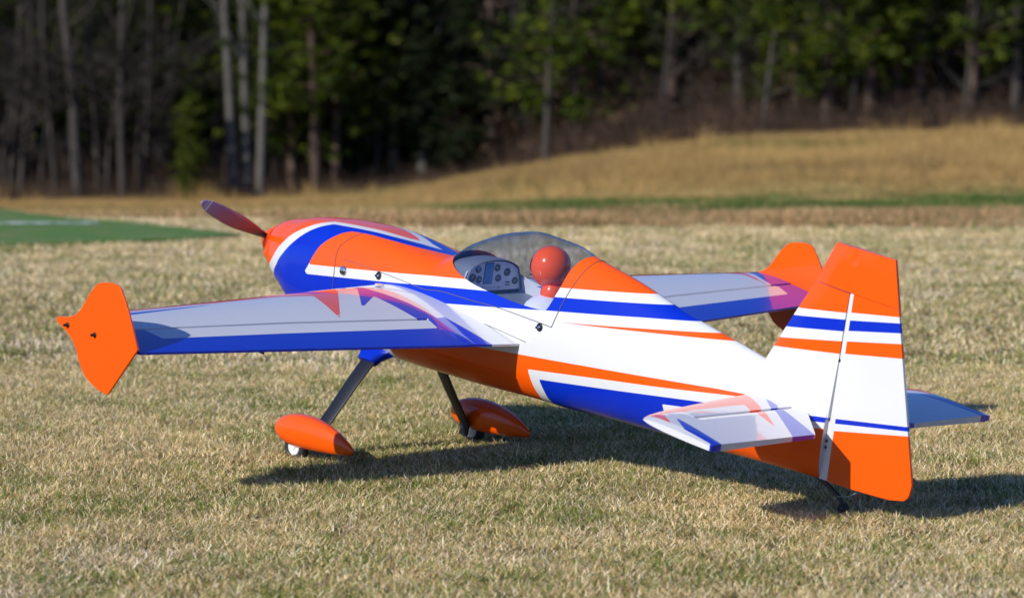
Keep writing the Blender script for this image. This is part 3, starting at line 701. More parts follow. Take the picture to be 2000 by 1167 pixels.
for y, z, r in ((.109, .142, .0145), (.087, .170, .0122), (.080, .135, .0125), (.005, .172, .0125), (-.004, .136, .0125), (-.040, .155, .0140), (-.079, .124, .0125)):
    d = shp('instrument_dial', lathe('instrument_dial', [(.3095, r), (.3075, r), (.307, r * .86), (.3083, r * .84), (.3083, .001)], M_dial, 26, 0, (0, y, z)), panel)
    for a, l in ((random.uniform(0, 6.28), .8), (random.uniform(0, 6.28), .55)):
        c_, s_ = math.cos(a), math.sin(a); w = .0009
        shp('needle', mesh('needle', [(.3078, y + s_ * w, z - c_ * w), (.3078, y - s_ * w, z + c_ * w), (.3078, y + c_ * r * l - s_ * w, z + s_ * r * l + c_ * w), (.3078, y + c_ * r * l + s_ * w, z + s_ * r * l - c_ * w)], [(0, 1, 2, 3)], M_dialmark), d)
def pquad(name, y0, y1, z0, z1, x, mat, par): return shp(name, mesh(name, [(x, y0, z0), (x, y1, z0), (x, y1, z1), (x, y0, z1), (x + .002, y0, z0), (x + .002, y1, z0), (x + .002, y1, z1), (x + .002, y0, z1)], [(0, 1, 2, 3), (4, 7, 6, 5), (0, 4, 5, 1), (1, 5, 6, 2), (2, 6, 7, 3), (3, 7, 4, 0)], mat), par)
bz = pquad('screen_bezel', .022, .060, .118, .191, .3078, M_lcd2, panel)
pquad('screen', .025, .057, .122, .187, .3068, M_lcd, panel)
for k in range(7):
    z = .128 + k * .0085; w = random.uniform(.012, .024); pquad('screen_line', .041 - w / 2, .041 + w / 2, z, z + .0022, .3060, M_lcd2, panel)
pquad('sky_mark', .079, .095, .171, .180, .3070, M_lcd, panel)
for k in range(9): pquad('lettering_bar', .062 - k * .0088, .0565 - k * .0088, .1025, .1075, .3080, M_redmark if k in (0, 8) else M_dialmark, panel)
for a in range(3):
    for b in range(2): shp('toggle_switch', lathe('toggle_switch', [(.3085, .0022), (.303, .0016)], M_dial, 8, 0, (0, -.040 - a * .0065, .112 + b * .009)), panel)
# pilot figure: bust with a closed helmet
pil = part('pilot_figure', lathe('pilot_figure', [(.075, .086), (.100, .088), (.120, .081), (.138, .064), (.150, .044), (.154, .03)], M_suit, 36, 2, (.022, 0, 0)))
for v in pil.data.vertices: v.co.y *= 1.16
part('suit_collar', lathe('suit_collar', [(.130, .052), (.146, .047), (.151, .040), (.149, .03)], M_black, 36, 2, (.020, 0, 0)), pil)
part('neck_guard', lathe('neck_guard', [(.144, .036), (.152, .041), (.166, .041), (.180, .036), (.190, .03)], M_helmet, 36, 2, (.028, 0, 0)), pil)
hz = [(-.070 + .0001, .004)] + [(-.070 * math.cos(a), .0665 * math.sin(a) ** .92) for a in np.linspace(.15, math.pi - .12, 22)] + [(.070, .003)]
hel = lathe('helmet', hz, M_helmet, 44, 2, (.055, 0, .2405))
for v in hel.vertices:
    q = (v.co.z - .2405) / .07
    if q < -.3: v.co.x = .055 + (v.co.x - .055) * (1 - .18 * (-q - .3)) ; v.co.y *= (1 - .12 * (-q - .3))
helmet = part('helmet', hel, pil)
vis = []; vf = []
for i, a in enumerate(np.linspace(-1.0, 1.0, 17)):
    for z in np.linspace(-.022, .020, 6): rr = math.sqrt(max(.0681 ** 2 - z * z, 0)) + .0008; vis.append((.055 + rr * math.cos(a), rr * math.sin(a), .240 + z))
for i in range(16):
    for k in range(5): b_ = i * 6 + k; vf.append((b_, b_ + 6, b_ + 7, b_ + 1))
part('visor', mesh('visor', vis, vf, M_black, True), helmet)
part('microphone_boom', tube('microphone_boom', [(.106, .034, .205), (.118, .028, .200), (.122, .018, .197)], .0022, M_black, 8), helmet)

# landing gear -------------------------------------------------------
def strip(name, pts, ch, th, mat):
    """flat spring leg: chord along x, thickness in the y-z plane"""
    V = []; Fc = []; n = len(pts); m = 10
    for i in range(n):
        p = Vector(pts[i]); d = (Vector(pts[min(i + 1, n - 1)]) - Vector(pts[max(i - 1, 0)])).normalized(); nn = Vector((1, 0, 0)).cross(d).normalized(); xx = d.cross(nn).normalized()
        for k in range(m):
            a = 2 * math.pi * (k + .5) / m; c, s_ = math.cos(a), math.sin(a); V.append(p + xx * (ch[i] / 2 * np.sign(c) * abs(c) ** .35) + nn * (th / 2 * np.sign(s_) * abs(s_) ** .5))
    for i in range(n - 1):
        for k in range(m): Fc.append((i * m + k, i * m + (k + 1) % m, (i + 1) * m + (k + 1) % m, (i + 1) * m + k))
    Fc += [tuple(range(m))[::-1], tuple(range((n - 1) * m, n * m))]
    me = mesh(name, V, Fc, mat, True); me.set_sharp_from_angle(angle=R(40)); return me
def pant(sg):
    top = [(.907, -.516), (.903, -.503), (.892, -.486), (.861, -.464), (.815, -.446), (.744, -.434), (.680, -.434), (.61, -.440), (.545, -.455), (.50, -.472), (.481, -.483)]
    low = [(.907, -.520), (.903, -.533), (.892, -.548), (.861, -.562), (.815, -.568), (.744, -.562), (.680, -.550), (.61, -.538), (.545, -.522), (.50, -.508), (.481, -.503)]
    hw = [.005, .020, .031, .042, .047, .047, .041, .031, .019, .009, .004]; m = 28; V = []; Fc = []
    for (x, a), (_, b), w in zip(top, low, hw):
        zc = (a + b) / 2 + .004; hh = (a - b) / 2 * .93; x = .907 + (x - .907) * .97
        for k in range(m):
            t = 2 * math.pi * k / m; c, s_ = math.cos(t), math.sin(t)
            V.append((x - .028, sg * .389 + w * np.sign(s_) * abs(s_) ** .85, zc + hh * np.sign(c) * abs(c) ** .85))
    n = len(top)
    for i in range(n - 1):
        for k in range(m): Fc.append((i * m + k, i * m + (k + 1) % m, (i + 1) * m + (k + 1) % m, (i + 1) * m + k))
    Fc += [tuple(range(m)), tuple(range((n - 1) * m, n * m))[::-1]]
    me = mesh('wheel_fairing', V, Fc, M_orange, True)
    import bmesh
    bm = bmesh.new(); bm.from_mesh(me); bmesh.ops.recalc_face_normals(bm, faces=bm.faces); bmesh.ops.subdivide_edges(bm, edges=[], cuts=0); bm.to_mesh(me); bm.free()
    return me
for sg in (1, -1):
    me = strip('gear_leg', [(.745, sg * .105, -.236), (.745, sg * .14, -.262), (.746, sg * .20, -.338), (.748, sg * .26, -.425), (.750, sg * .31, -.495), (.752, sg * .335, -.530), (.753, sg * .336, -.572)], [.075, .068, .062, .058, .055, .052, .044], .009, M_carbon)
    leg = part('gear_leg', me)
    me = strip('leg_fairing', [(.755, sg * .080, -.212), (.755, sg * .108, -.235), (.752, sg * .130, -.252), (.750, sg * .147, -.270)], [.20, .14, .095, .074], .042, M_blue)
    for v in me.vertices:
        pass
    part('leg_fairing', me, leg)
    fo = part('wheel_fairing', pant(sg))
    md = fo.modifiers.new('smooth', 'SUBSURF'); md.levels = 1; md.render_levels = 2
    prof = []
    wc = (.766, sg * .391, -.556)
    wheel = part('wheel', lathe('wheel', [(-.016, .026), (-.014, .030), (.014, .030), (.016, .027), (.013, .022), (.013, .012), (.017, .008)] if sg > 0 else [(.016, .026), (.014, .031), (-.014, .031), (-.016, .026), (-.013, .012), (-.017, .008)], M_rim, 40, 1, wc))
    V = []; Fc = []; S, m = 40, 14
    for i in range(S):
        a = 2 * math.pi * i / S
        for k in range(m):
            b = 2 * math.pi * k / m; rr = .0420 + .0135 * math.cos(b); V.append((wc[0] + rr * math.cos(a), wc[1] + .0180 * math.sin(b), wc[2] + rr * math.sin(a)))
    for i in range(S):
        for k in range(m): Fc.append((i * m + k, i * m + (k + 1) % m, ((i + 1) % S) * m + (k + 1) % m, ((i + 1) % S) * m + k))
    part('tyre', mesh('tyre', V, Fc, M_rubber, True), wheel)
    part('axle_nut', lathe('axle_nut', [(sg * .322, .008), (sg * .332, .008), (sg * .330, .010), (sg * .350, .010)], M_chrome, 6, 1, (.764, 0, -.548), False), leg)
    # aileron linkage under the wing
    for yy in (.62, .98):
        part('aileron_linkage', tube('aileron_linkage', [(.36, sg * yy, -.030), (.352, sg * yy, -.050), (.25, sg * yy, -.045), (.245, sg * yy, -.018)], .003, M_black, 8))
strut = part('tail_strut', strip('tail_strut', [(-1.24, 0, -.062), (-1.30, 0, -.080), (-1.345, 0, -.098), (-1.362, 0, -.112), (-1.366, 0, -.130)], [.016, .012, .012, .014, .012], .012, M_black))
tw = part('tail_wheel', lathe('tail_wheel', [(-.007, .010), (-.008, .017), (-.005, .021), (.005, .021), (.008, .017), (.007, .010)], M_rubber, 26, 1, (-1.372, 0, -.131)))
part('wheel_hub', lathe('wheel_hub', [(-.0085, .008), (.0085, .008), (.0095, .005)], M_black, 16, 1, (-1.372, 0, -.131)), tw)
part('tail_spring', tube('tail_spring', [(-1.345, .006, -.098), (-1.39, .006, -.085), (-1.42, .006, -.062)], .0012, M_chrome, 6), strut)
# buttons on the port side (and mirrored): filler cap, switch, latch
def on_hull(x, t):
    p = hull(np.array([x]), np.array([t]))[0]; e = 1e-3
    n = np.cross(hull(np.array([x]), np.array([t + e]))[0] - p, hull(np.array([x - e]), np.array([t]))[0] - p); n /= np.linalg.norm(n)
    if n[1] * np.sign(t) < 0: n = -n
    return Vector(p), Vector(n)
def stud(name, x, t, prof, mat):
    p, n = on_hull(x, t); me = lathe(name, prof, mat, 24, 2)
    me.transform(Matrix.Translation(p) @ n.to_track_quat('Z', 'Y').to_matrix().to_4x4()); return part(name, me, fus)
for sg in (1, -1):
    stud('filler_cap', .918, sg * .452, [(-.001, .017), (.003, .017), (.006, .0155), (.0075, .012), (.0078, .001)], M_chrome)
    stud('filler_cap_hole', .912, sg * .458, [(.0075, .005), (.009, .005), (.0092, .003)], M_black)
    for x, t in ((.730, .420), (-.074, .417)):
        stud('latch_knob', x, sg * t, [(-.001, .0135), (.003, .0135), (.005, .011), (.004, .008), (.0045, .001)], M_black)
        stud('latch_pin', x - .003, sg * t, [(.004, .0045), (.009, .0045), (.0095, .003)], M_chrome)
        stud('latch_screw', x + .010, sg * (t + .004), [(.004, .0035), (.0075, .0035), (.008, .002)], M_black)

# ------------------------------------------------------------------ scattered instances (grass, brush, woods mass)
def scatter(name, pts, idx, scl, rot, protos, extra, kind='stuff', label=None, cat=None):
    me = bpy.data.meshes.new(name); pts = np.asarray(pts, np.float32)
    me.vertices.add(len(pts)); me.vertices.foreach_set('co', pts.ravel()); me.update()
    a = me.attributes.new('idx', 'INT', 'POINT'); a.data.foreach_set('value', np.asarray(idx, np.int32))
    attr(me, 'scl', scl, 'POINT', 'FLOAT_VECTOR'); attr(me, 'rot', rot, 'POINT', 'FLOAT_VECTOR')
    for k, (v, ty) in extra.items(): attr(me, k, v, 'POINT', ty)
    coll = bpy.data.collections.new(name + '_pieces')
    for i, p in enumerate(protos):
        o = bpy.data.objects.new('%s_piece_%02d' % (name, i), p); coll.objects.link(o)
    o = tag(obj(name, me), label, cat, kind=kind)
    ng = bpy.data.node_groups.new(name + '_nodes', 'GeometryNodeTree'); o.modifiers.new('scatter', 'NODES').node_group = ng
    ng.interface.new_socket('Geometry', in_out='INPUT', socket_type='NodeSocketGeometry'); ng.interface.new_socket('Geometry', in_out='OUTPUT', socket_type='NodeSocketGeometry')
    N = ng.nodes; L = ng.links; gi = N.new('NodeGroupInput'); go = N.new('NodeGroupOutput'); ip = N.new('GeometryNodeInstanceOnPoints'); ci = N.new('GeometryNodeCollectionInfo')
    ci.inputs['Collection'].default_value = coll; ci.inputs['Separate Children'].default_value = True; ci.inputs['Reset Children'].default_value = True
    def na(nm, ty):
        n = N.new('GeometryNodeInputNamedAttribute'); n.data_type = ty; n.inputs['Name'].default_value = nm; return n.outputs['Attribute']
    L.new(gi.outputs[0], ip.inputs['Points']); L.new(ci.outputs[0], ip.inputs['Instance']); ip.inputs['Pick Instance'].default_value = True
    L.new(na('idx', 'INT'), ip.inputs['Instance Index']); L.new(na('scl', 'FLOAT_VECTOR'), ip.inputs['Scale'])
    er = N.new('FunctionNodeEulerToRotation'); L.new(na('rot', 'FLOAT_VECTOR'), er.inputs[0]); L.new(er.outputs[0], ip.inputs['Rotation'])
    L.new(ip.outputs[0], go.inputs[0]); return o
def blades_mesh(name, n, rad, hmin, hmax, wid, lean, curl, mat, seed, seg=2):
    g = np.random.default_rng(seed)
    a = g.uniform(0, 2 * np.pi, n); r = rad * np.sqrt(g.uniform(0, 1, n)); bx, by = r * np.cos(a), r * np.sin(a)
    h = g.uniform(hmin, hmax, n); th = g.uniform(0, 2 * np.pi, n); ln = g.normal(lean, lean * .45, n); cu = g.normal(0, curl, n); w = wid * g.uniform(.6, 1.3, n)
    dx, dy = np.cos(th), np.sin(th); V = []; lv = seg + 1
    yaw = g.uniform(0, np.pi, n); sx, sy = np.cos(yaw), np.sin(yaw)
    for k in range(lv):
        f = k / seg; hor = h * ln * f ** 1.3; side = cu * h * math.sin(f * 2.6)
        cx = bx + dx * hor - dy * side; cy = by + dy * hor + dx * side; cz = h * f * (1 - .28 * np.clip(ln, 0, 2) * f)
        ww = w * (1 - f ** 1.5 * .85) / 2
        V.append(np.stack([cx - sx * ww, cy - sy * ww, cz], -1)); V.append(np.stack([cx + sx * ww, cy + sy * ww, cz], -1))
    V = np.stack(V, 1); base = (np.arange(n) * 2 * lv)[:, None]
    F = np.concatenate([base + np.array([2 * k, 2 * k + 1, 2 * k + 3, 2 * k + 2]) for k in range(seg)], 1).reshape(-1, 4)
    me = fastmesh(name, V.reshape(-1, 3), F, mat); nl = seg * 4
    attr(me, 'br', np.repeat(g.uniform(0, 1, n), nl), 'CORNER'); attr(me, 'bs', np.repeat(g.uniform(0, 1, n), nl), 'CORNER')
    return me
def blade_mat(name, ramp, green, translucent=.3, rough=.6):
    m, nt, p = new_mat(name); out = [n for n in nt.nodes if n.type == 'OUTPUT_MATERIAL'][0]
    a = nt.nodes.new('ShaderNodeAttribute'); a.attribute_name = 'br'; b = nt.nodes.new('ShaderNodeAttribute'); b.attribute_name = 'bs'
    g = nt.nodes.new('ShaderNodeAttribute'); g.attribute_type = 'INSTANCER'; g.attribute_name = 'grn'
    t = nt.nodes.new('ShaderNodeAttribute'); t.attribute_type = 'INSTANCER'; t.attribute_name = 'ton'
    r = nt.nodes.new('ShaderNodeValToRGB'); e = r.color_ramp.elements; e[0].color = (*ramp[0], 1); e[1].color = (*ramp[-1], 1)
    for i, c in enumerate(ramp[1:-1]): x = e.new((i + 1) / (len(ramp) - 1)); x.color = (*c, 1)
    nt.links.new(a.outputs['Fac'], r.inputs[0])
    gg = mix_rgb(nt, a.outputs['Fac'], green[0], green[1])
    isg = math_node(nt, 'LESS_THAN', b.outputs['Fac'], g.outputs['Fac'])
    c = mix_rgb(nt, isg, r.outputs[0], gg); c = mix_rgb(nt, 1.0, c, t.outputs['Color'], 'MULTIPLY')
    nt.links.new(c, p.inputs['Base Color']); p.inputs['Roughness'].default_value = rough; p.inputs['Specular IOR Level'].default_value = .25
    tr = nt.nodes.new('ShaderNodeBsdfTranslucent'); nt.links.new(c, tr.inputs['Color']); mx = nt.nodes.new('ShaderNodeMixShader'); mx.inputs[0].default_value = translucent
    nt.links.new(p.outputs[0], mx.inputs[1]); nt.links.new(tr.outputs[0], mx.inputs[2]); nt.links.new(mx.outputs[0], out.inputs[0]); return m
M_blade = blade_mat('dry_grass_blade', [(.20, .115, .035), (.58, .42, .18), (.82, .66, .36), (.92, .84, .60)], [(.07, .115, .012), (.22, .27, .05)])
M_sedge = blade_mat('tall_dry_grass', [(.24, .145, .05), (.54, .37, .14), (.72, .52, .23)], [(.06, .10, .018), (.13, .20, .04)])
def lawn_points(y0, y1, cell, spread, seed):
    g = np.random.default_rng(seed); ys = np.arange(y0, y1, cell); P = []
    for y in ys:
        w = .15 * y * spread + .5; xs = np.arange(-w, w, cell); P.append(np.stack([xs, np.full_like(xs, y)], -1))
    P = np.vstack(P); P += g.uniform(-.55, .55, P.shape) * cell; return P
def lawn(name, y0, y1, cell, protos, sc0, seed, spread):
    P = lawn_points(y0, y1, cell, spread, seed); x, y = P.T; g = np.random.default_rng(seed + 5); n = len(P)
    # leave the mat free
    onmat = (y > 21.6) & (y < 27.5) & (x < np.interp(y, [21.6, 22.8, 23.55, 24.0, 24.7, 25.6, 26.4, 27.5], [-6.5, -3.4, -2.2, -1.85, -2.35, -2.9, -3.6, -4.1]))
    P = P[~onmat]; x, y = P.T; n = len(P)
    n1 = fbm(x * 1.1, y * .75, 21, 4); n2 = fbm(x * 5.5, y * 3.6, 31, 3); n3 = fbm(x * .45, y * .3, 41, 3)
    grn = np.clip(.24 + .16 * sstep(.46, .75, n1) + .30 * sstep(.48, .75, n2) - .10 * sstep(15, 24, y), 0, .8)
    tone = (1.30 + .20 * n3) * g.uniform(.80, 1.16, n); pale = sstep(.55, .8, fbm(x * 1.9, y * 1.3, 61, 3))
    ton = np.stack([tone * (1.0 + .06 * pale), tone * (.98 + .07 * pale), tone * (1.02 + .24 * pale)], -1)
    wheels = np.array([(.13691 - .6378957 * .76 - .7584949 * .389 * k_, 11.09057 + .7424525 * .76 - .6516789 * .389 * k_) for k_ in (1, -1)] + [(.13691 + .6378957 * 1.376, 11.09057 - .7424525 * 1.376)])
    press = np.min([np.hypot(x - wx, y - wy) for wx, wy in wheels], 0); tail_ = np.hypot(x - wheels[2][0], y - wheels[2][1]); press = np.where(tail_ < .3, .8 + .2 * sstep(.05, .2, press), .35 + .65 * sstep(.06, .17, press))      # grass pressed flat by the tyres
    s_ = sc0 * g.uniform(.8, 1.2, n) * (1 + .25 * (n2 - .5))
    scl = np.stack([s_, s_, s_ * press * g.uniform(.75, 1.25, n)], -1); rot = np.stack([np.zeros(n), np.zeros(n), g.uniform(0, 6.28, n)], -1)
    pts = np.stack([x, y, ground_z(x, y) - .002], -1)
    scatter(name, pts, g.integers(0, len(protos), n), scl, rot, protos, {'grn': (grn, 'FLOAT'), 'ton': (ton, 'FLOAT_VECTOR')})
near = [blades_mesh('near_tuft', 215, .088, .010, .031, .0027, .85, .42, M_blade, 100 + i, 3) for i in range(6)]
far = [blades_mesh('far_tuft', 120, .13, .014, .034, .0042, .9, .3, M_blade, 200 + i, 2) for i in range(4)]
lawn('short_grass', 7.6, 14.6, .088, near, 1.0, 1, 1.35)
lawn('short_grass', 14.6, 26.6, .15, far, 1.1, 2, 1.3)
# rough strip and broomsedge slope beyond the mown field
sedge = [blades_mesh('sedge_tuft', 46, .16, .12, .33, .010, .35, .12, M_sedge, 300 + i, 2) for i in range(5)]
low = [blades_mesh('rough_tuft', 60, .18, .03, .09, .009, .8, .2, M_sedge, 320 + i, 2) for i in range(4)]
def rough(name, n, y0, y1, protos, sfun, gfun, tfun, seed, pw=1.0):
    g = np.random.default_rng(seed); y = y0 + (y1 - y0) * g.uniform(0, 1, n) ** pw; x = g.uniform(-1, 1, n) * (.15 * y * 1.35 + 1)
    u = 1000 + FP * x / y; dt = treeline(u); k = y < dt + 4
    x, y, u, dt = x[k], y[k], u[k], dt[k]; keep, s_ = sfun(x, y, u, dt, g); x, y, u, dt, s_ = x[keep], y[keep], u[keep], dt[keep], s_[keep]; n = len(x)
    scl = np.stack([s_, s_, s_ * g.uniform(.7, 1.3, n)], -1); rot = np.stack([np.zeros(n), np.zeros(n), g.uniform(0, 6.28, n)], -1)
    scatter(name, np.stack([x, y, ground_z(x, y) - .01], -1), g.integers(0, len(protos), n), scl, rot, protos, {'grn': (gfun(x, y, u, g), 'FLOAT'), 'ton': (tfun(x, y, u, g), 'FLOAT_VECTOR')})
def s1(x, y, u, dt, g):
    mat_ = (y < 27.6) & (x < -1.7)
    return (g.uniform(0, 1, len(x)) < .35 + .9 * vnoise(x * 1.2, y * .8, 8)) & ~mat_, .6 + .7 * vnoise(x * .8, y * .5, 12)
def g1(x, y, u, g):
    wob = (fbm(x * 2.3, y * 1.6, 31, 3) - .5) * 2.2
    return np.clip(.14 + .80 * sstep(640, 900, u) * sstep(29, 30.6, y + wob) * (1 - sstep(39, 43, y + 2 * wob)) * sstep(.3, .55, fbm(x * .8, y * .55, 21, 4)), 0, 1)
def t1(x, y, u, g):
    n = fbm(x * .9, y * .7, 71, 3); t = (.75 + .65 * n) * g.uniform(.85, 1.15, len(x)); br = 1 - sstep(30, 34, y)
    return np.stack([t, t * (1 - .08 * br), t * (1 + .12 * br)], -1)
rough('rough_grass', 17000, 25.0, 46, low, s1, g1, t1, 31, 1.3)
def s2(x, y, u, dt, g):
    d = np.clip(sstep(dt - 55, dt - 5, y) * (.4 + .6 * sstep(650, 1050, u)) + .30 * sstep(-9, 0, y - dt), 0, 1)
    return g.uniform(0, 1, len(x)) < .25 + .75 * d * (.4 + vnoise(x * .5, y * .35, 14)), .35 + .9 * d * (.6 + .6 * vnoise(x * .4, y * .3, 15))
def t2(x, y, u, g):
    n = fbm(x * .35, y * .2, 81, 3); t = (.55 + .75 * n) * g.uniform(.85, 1.15, len(x)); return np.stack([t, t * .95, t * .88], -1)
rough('tall_broomsedge', 5200, 60, 92, sedge, lambda x, y, u, dt, g: ((g.uniform(0, 1, len(x)) < sstep(-9, -1, y - dt) * sstep(.35, .65, vnoise(x * .7, y * .4, 91)) * (.35 + .65 * sstep(900, 1200, u))), 1.1 + 1.5 * vnoise(x * .9, y * .6, 92)), lambda x, y, u, g: .05 + 0 * x, t2, 35)
rough('broomsedge', 34000, 38, 99, sedge, s2, lambda x, y, u, g: .06 + .5 * sstep(.6, .75, fbm(x * .3, y * .14, 77, 3)), t2, 33, .8)

# ------------------------------------------------------------------ trees
def bark_mat(name, c0, c1):
    m, nt, p = new_mat(name); tc = nt.nodes.new('ShaderNodeTexCoord'); mp = nt.nodes.new('ShaderNodeMapping'); mp.inputs['Scale'].default_value = (9, 9, 1.6)
    n = nt.nodes.new('ShaderNodeTexNoise'); n.inputs['Scale'].default_value = 1.6; n.inputs['Detail'].default_value = 6
    oi = nt.nodes.new('ShaderNodeObjectInfo')
    nt.links.new(tc.outputs['Object'], mp.inputs[0]); nt.links.new(mp.outputs[0], n.inputs['Vector'])
    c = mix_rgb(nt, n.outputs['Fac'], c0, c1); v = nt.nodes.new('ShaderNodeMapRange'); v.inputs[3].default_value = .65; v.inputs[4].default_value = 1.25
    nt.links.new(oi.outputs['Random'], v.inputs[0]); c = mix_rgb(nt, 1.0, c, v.outputs[0], 'MULTIPLY')
    nt.links.new(c, p.inputs['Base Color']); p.inputs['Roughness'].default_value = .9; p.inputs['Specular IOR Level'].default_value = .2
    b = nt.nodes.new('ShaderNodeBump'); b.inputs['Strength'].default_value = .6; b.inputs['Distance'].default_value = .03; nt.links.new(n.outputs['Fac'], b.inputs['Height']); nt.links.new(b.outputs[0], p.inputs['Normal']); return m
def leaf_mat(name, ramp, tr=.25):
    m, nt, p = new_mat(name); out = [n for n in nt.nodes if n.type == 'OUTPUT_MATERIAL'][0]
    a = nt.nodes.new('ShaderNodeAttribute'); a.attribute_name = 'br'; r = nt.nodes.new('ShaderNodeValToRGB'); e = r.color_ramp.elements
    e[0].color = (*ramp[0], 1); e[1].color = (*ramp[-1], 1)
    for i, c in enumerate(ramp[1:-1]): x = e.new((i + 1) / (len(ramp) - 1)); x.color = (*c, 1)
    oi = nt.nodes.new('ShaderNodeObjectInfo'); v = nt.nodes.new('ShaderNodeMapRange'); v.inputs[3].default_value = .75; v.inputs[4].default_value = 1.2; nt.links.new(oi.outputs['Random'], v.inputs[0])
    nt.links.new(a.outputs['Fac'], r.inputs[0]); c = mix_rgb(nt, 1.0, r.outputs[0], v.outputs[0], 'MULTIPLY'); nt.links.new(c, p.inputs['Base Color'])
    p.inputs['Roughness'].default_value = .6; p.inputs['Specular IOR Level'].default_value = .2
    t = nt.nodes.new('ShaderNodeBsdfTranslucent'); nt.links.new(c, t.inputs['Color']); mx = nt.nodes.new('ShaderNodeMixShader'); mx.inputs[0].default_value = tr
    nt.links.new(p.outputs[0], mx.inputs[1]); nt.links.new(t.outputs[0], mx.inputs[2]); nt.links.new(mx.outputs[0], out.inputs[0]); return m
M_bark_grey = bark_mat('grey_bark', (.024, .021, .019), (.092, .082, .072))
M_bark_pale = bark_mat('pale_bark', (.075, .07, .06), (.20, .19, .17))
M_bark_pine = bark_mat('pine_bark', (.055, .038, .030), (.17, .115, .09))
M_needle = leaf_mat('pine_needles', [(.018, .034, .004), (.050, .080, .006), (.18, .205, .010)])
M_needle_shaded = leaf_mat('shaded_needles', [(.005, .010, .004), (.014, .026, .006), (.035, .052, .010)])  # needle colours lowered to put the wood's inner shade into them
M_sap = leaf_mat('young_needles', [(.03, .05, .006), (.09, .12, .008), (.15, .17, .012)])
M_twig = leaf_mat('brown_twigs', [(.04, .028, .022), (.095, .066, .052), (.20, .12, .065)], .05)
def tubes(segs, sides=6):
    """segs: list of (p0, r0, p1, r1) -> V, F arrays"""
    S = np.array([[*a, ra, *b, rb] for a, ra, b, rb in segs]); P0 = S[:, :3]; R0 = S[:, 3]; P1 = S[:, 4:7]; R1 = S[:, 7]
    d = P1 - P0; d /= np.linalg.norm(d, axis=1)[:, None] + 1e-9; ref = np.where(np.abs(d[:, 2:3]) > .9, [[1., 0, 0]], [[0, 0, 1.]]); a = np.cross(d, ref); a /= np.linalg.norm(a, axis=1)[:, None]; b = np.cross(d, a)
    w = 2 * np.pi * np.arange(sides) / sides; c = np.cos(w)[None, :, None]; s = np.sin(w)[None, :, None]
    off = a[:, None] * c + b[:, None] * s; A = P0[:, None] + off * R0[:, None, None]; B = P1[:, None] + off * R1[:, None, None]
    V = np.concatenate([A, B], 1).reshape(-1, 3); base = (np.arange(len(S)) * 2 * sides)[:, None, None]; k = np.arange(sides); F = (base + np.stack([k, (k + 1) % sides, (k + 1) % sides + sides, k + sides], -1)[None]).reshape(-1, 4); return V, F
def limb(g, p, d, L, r, n, wig, segs, up=0.):
    pts = [np.array(p, float)]; d = np.array(d, float); out = []
    for i in range(n):
        d = d + g.normal(0, wig, 3) + np.array([0, 0, up]); d /= np.linalg.norm(d); q = pts[-1] + d * L / n
        segs.append((pts[-1], r * (1 - .85 * i / n), q, r * (1 - .85 * (i + 1) / n))); pts.append(q); out.append((q, d.copy(), r * (1 - .85 * (i + 1) / n)))
    return out
def make_bare(seed, H, r, bark, lean=0.02, first=1.6, nl=16, stems=((0, 0, 0, 0),)):
    g = np.random.default_rng(seed); tr = []; cr = []
    if len(stems) > 1: tr += [(np.array([0, .03, -.3]), .46, np.array([0, .03, .02]), .36), (np.array([0, .03, .02]), .36, np.array([0, .03, .14]), .27)]      # common root flare
    for (ox, oy, lx, ly) in stems:
        pts = limb(g, (ox, oy, -.3), (lx, ly, 1), H, r, 14, .012 + lean, tr, .03)
        for _ in range(nl):
            i = int(np.clip(np.interp(g.uniform(first, H * .95), [0, H], [0, 14]), 1, 13)); q, d, rr = pts[i]
            a = g.uniform(0, 6.28); dd = np.array([math.cos(a), math.sin(a), g.uniform(.25, 1.1)]); L = g.uniform(.12, .26) * H * (1.1 - i / 20)
            sub = limb(g, q, dd, L, max(rr * .42, .02), 5, .13, cr, .05)
            for (q2, d2, r2) in sub[1:]:
                for _k in range(3): limb(g, q2, d2 + g.normal(0, .6, 3), L * .36, max(r2 * .5, .009), 3, .16, cr, .04)
    V, F = tubes(tr, 9); W, G_ = tubes(cr, 4); a = fastmesh('trunk', V, F, bark, True); b = fastmesh('crown', W, G_, bark, True); return a, b
def clumps(g, centers, rad, n, size, mat, name, flat=.6):
    C = np.repeat(np.array(centers), n, 0); m = len(C); rr = np.repeat(np.array(rad), n)[:, None]
    o = g.normal(0, 1, (m, 3)); o /= np.linalg.norm(o, axis=1)[:, None]; o *= (g.uniform(0, 1, (m, 1)) ** .5) * rr; o[:, 2] *= flat; P = C + o
    d = g.normal(0, 1, (m, 3)); d[:, 2] = d[:, 2] * .5 + .25; d /= np.linalg.norm(d, axis=1)[:, None]; e = np.cross(d, g.normal(0, 1, (m, 3))); e /= np.linalg.norm(e, axis=1)[:, None] + 1e-9
    L = size * g.uniform(.6, 1.4, (m, 1)); w = L * .20; V = np.stack([P - d * L / 2, P + e * w / 2, P + d * L / 2, P - e * w / 2], 1).reshape(-1, 3)
    F = np.arange(m * 4).reshape(-1, 4); me = fastmesh(name, V, F, mat)
    cb = np.repeat(g.uniform(0, 1, len(centers)), n); br = np.clip(.55 * cb + .45 * g.uniform(0, 1, m), 0, 1); attr(me, 'br', np.repeat(br, 4), 'CORNER'); return me
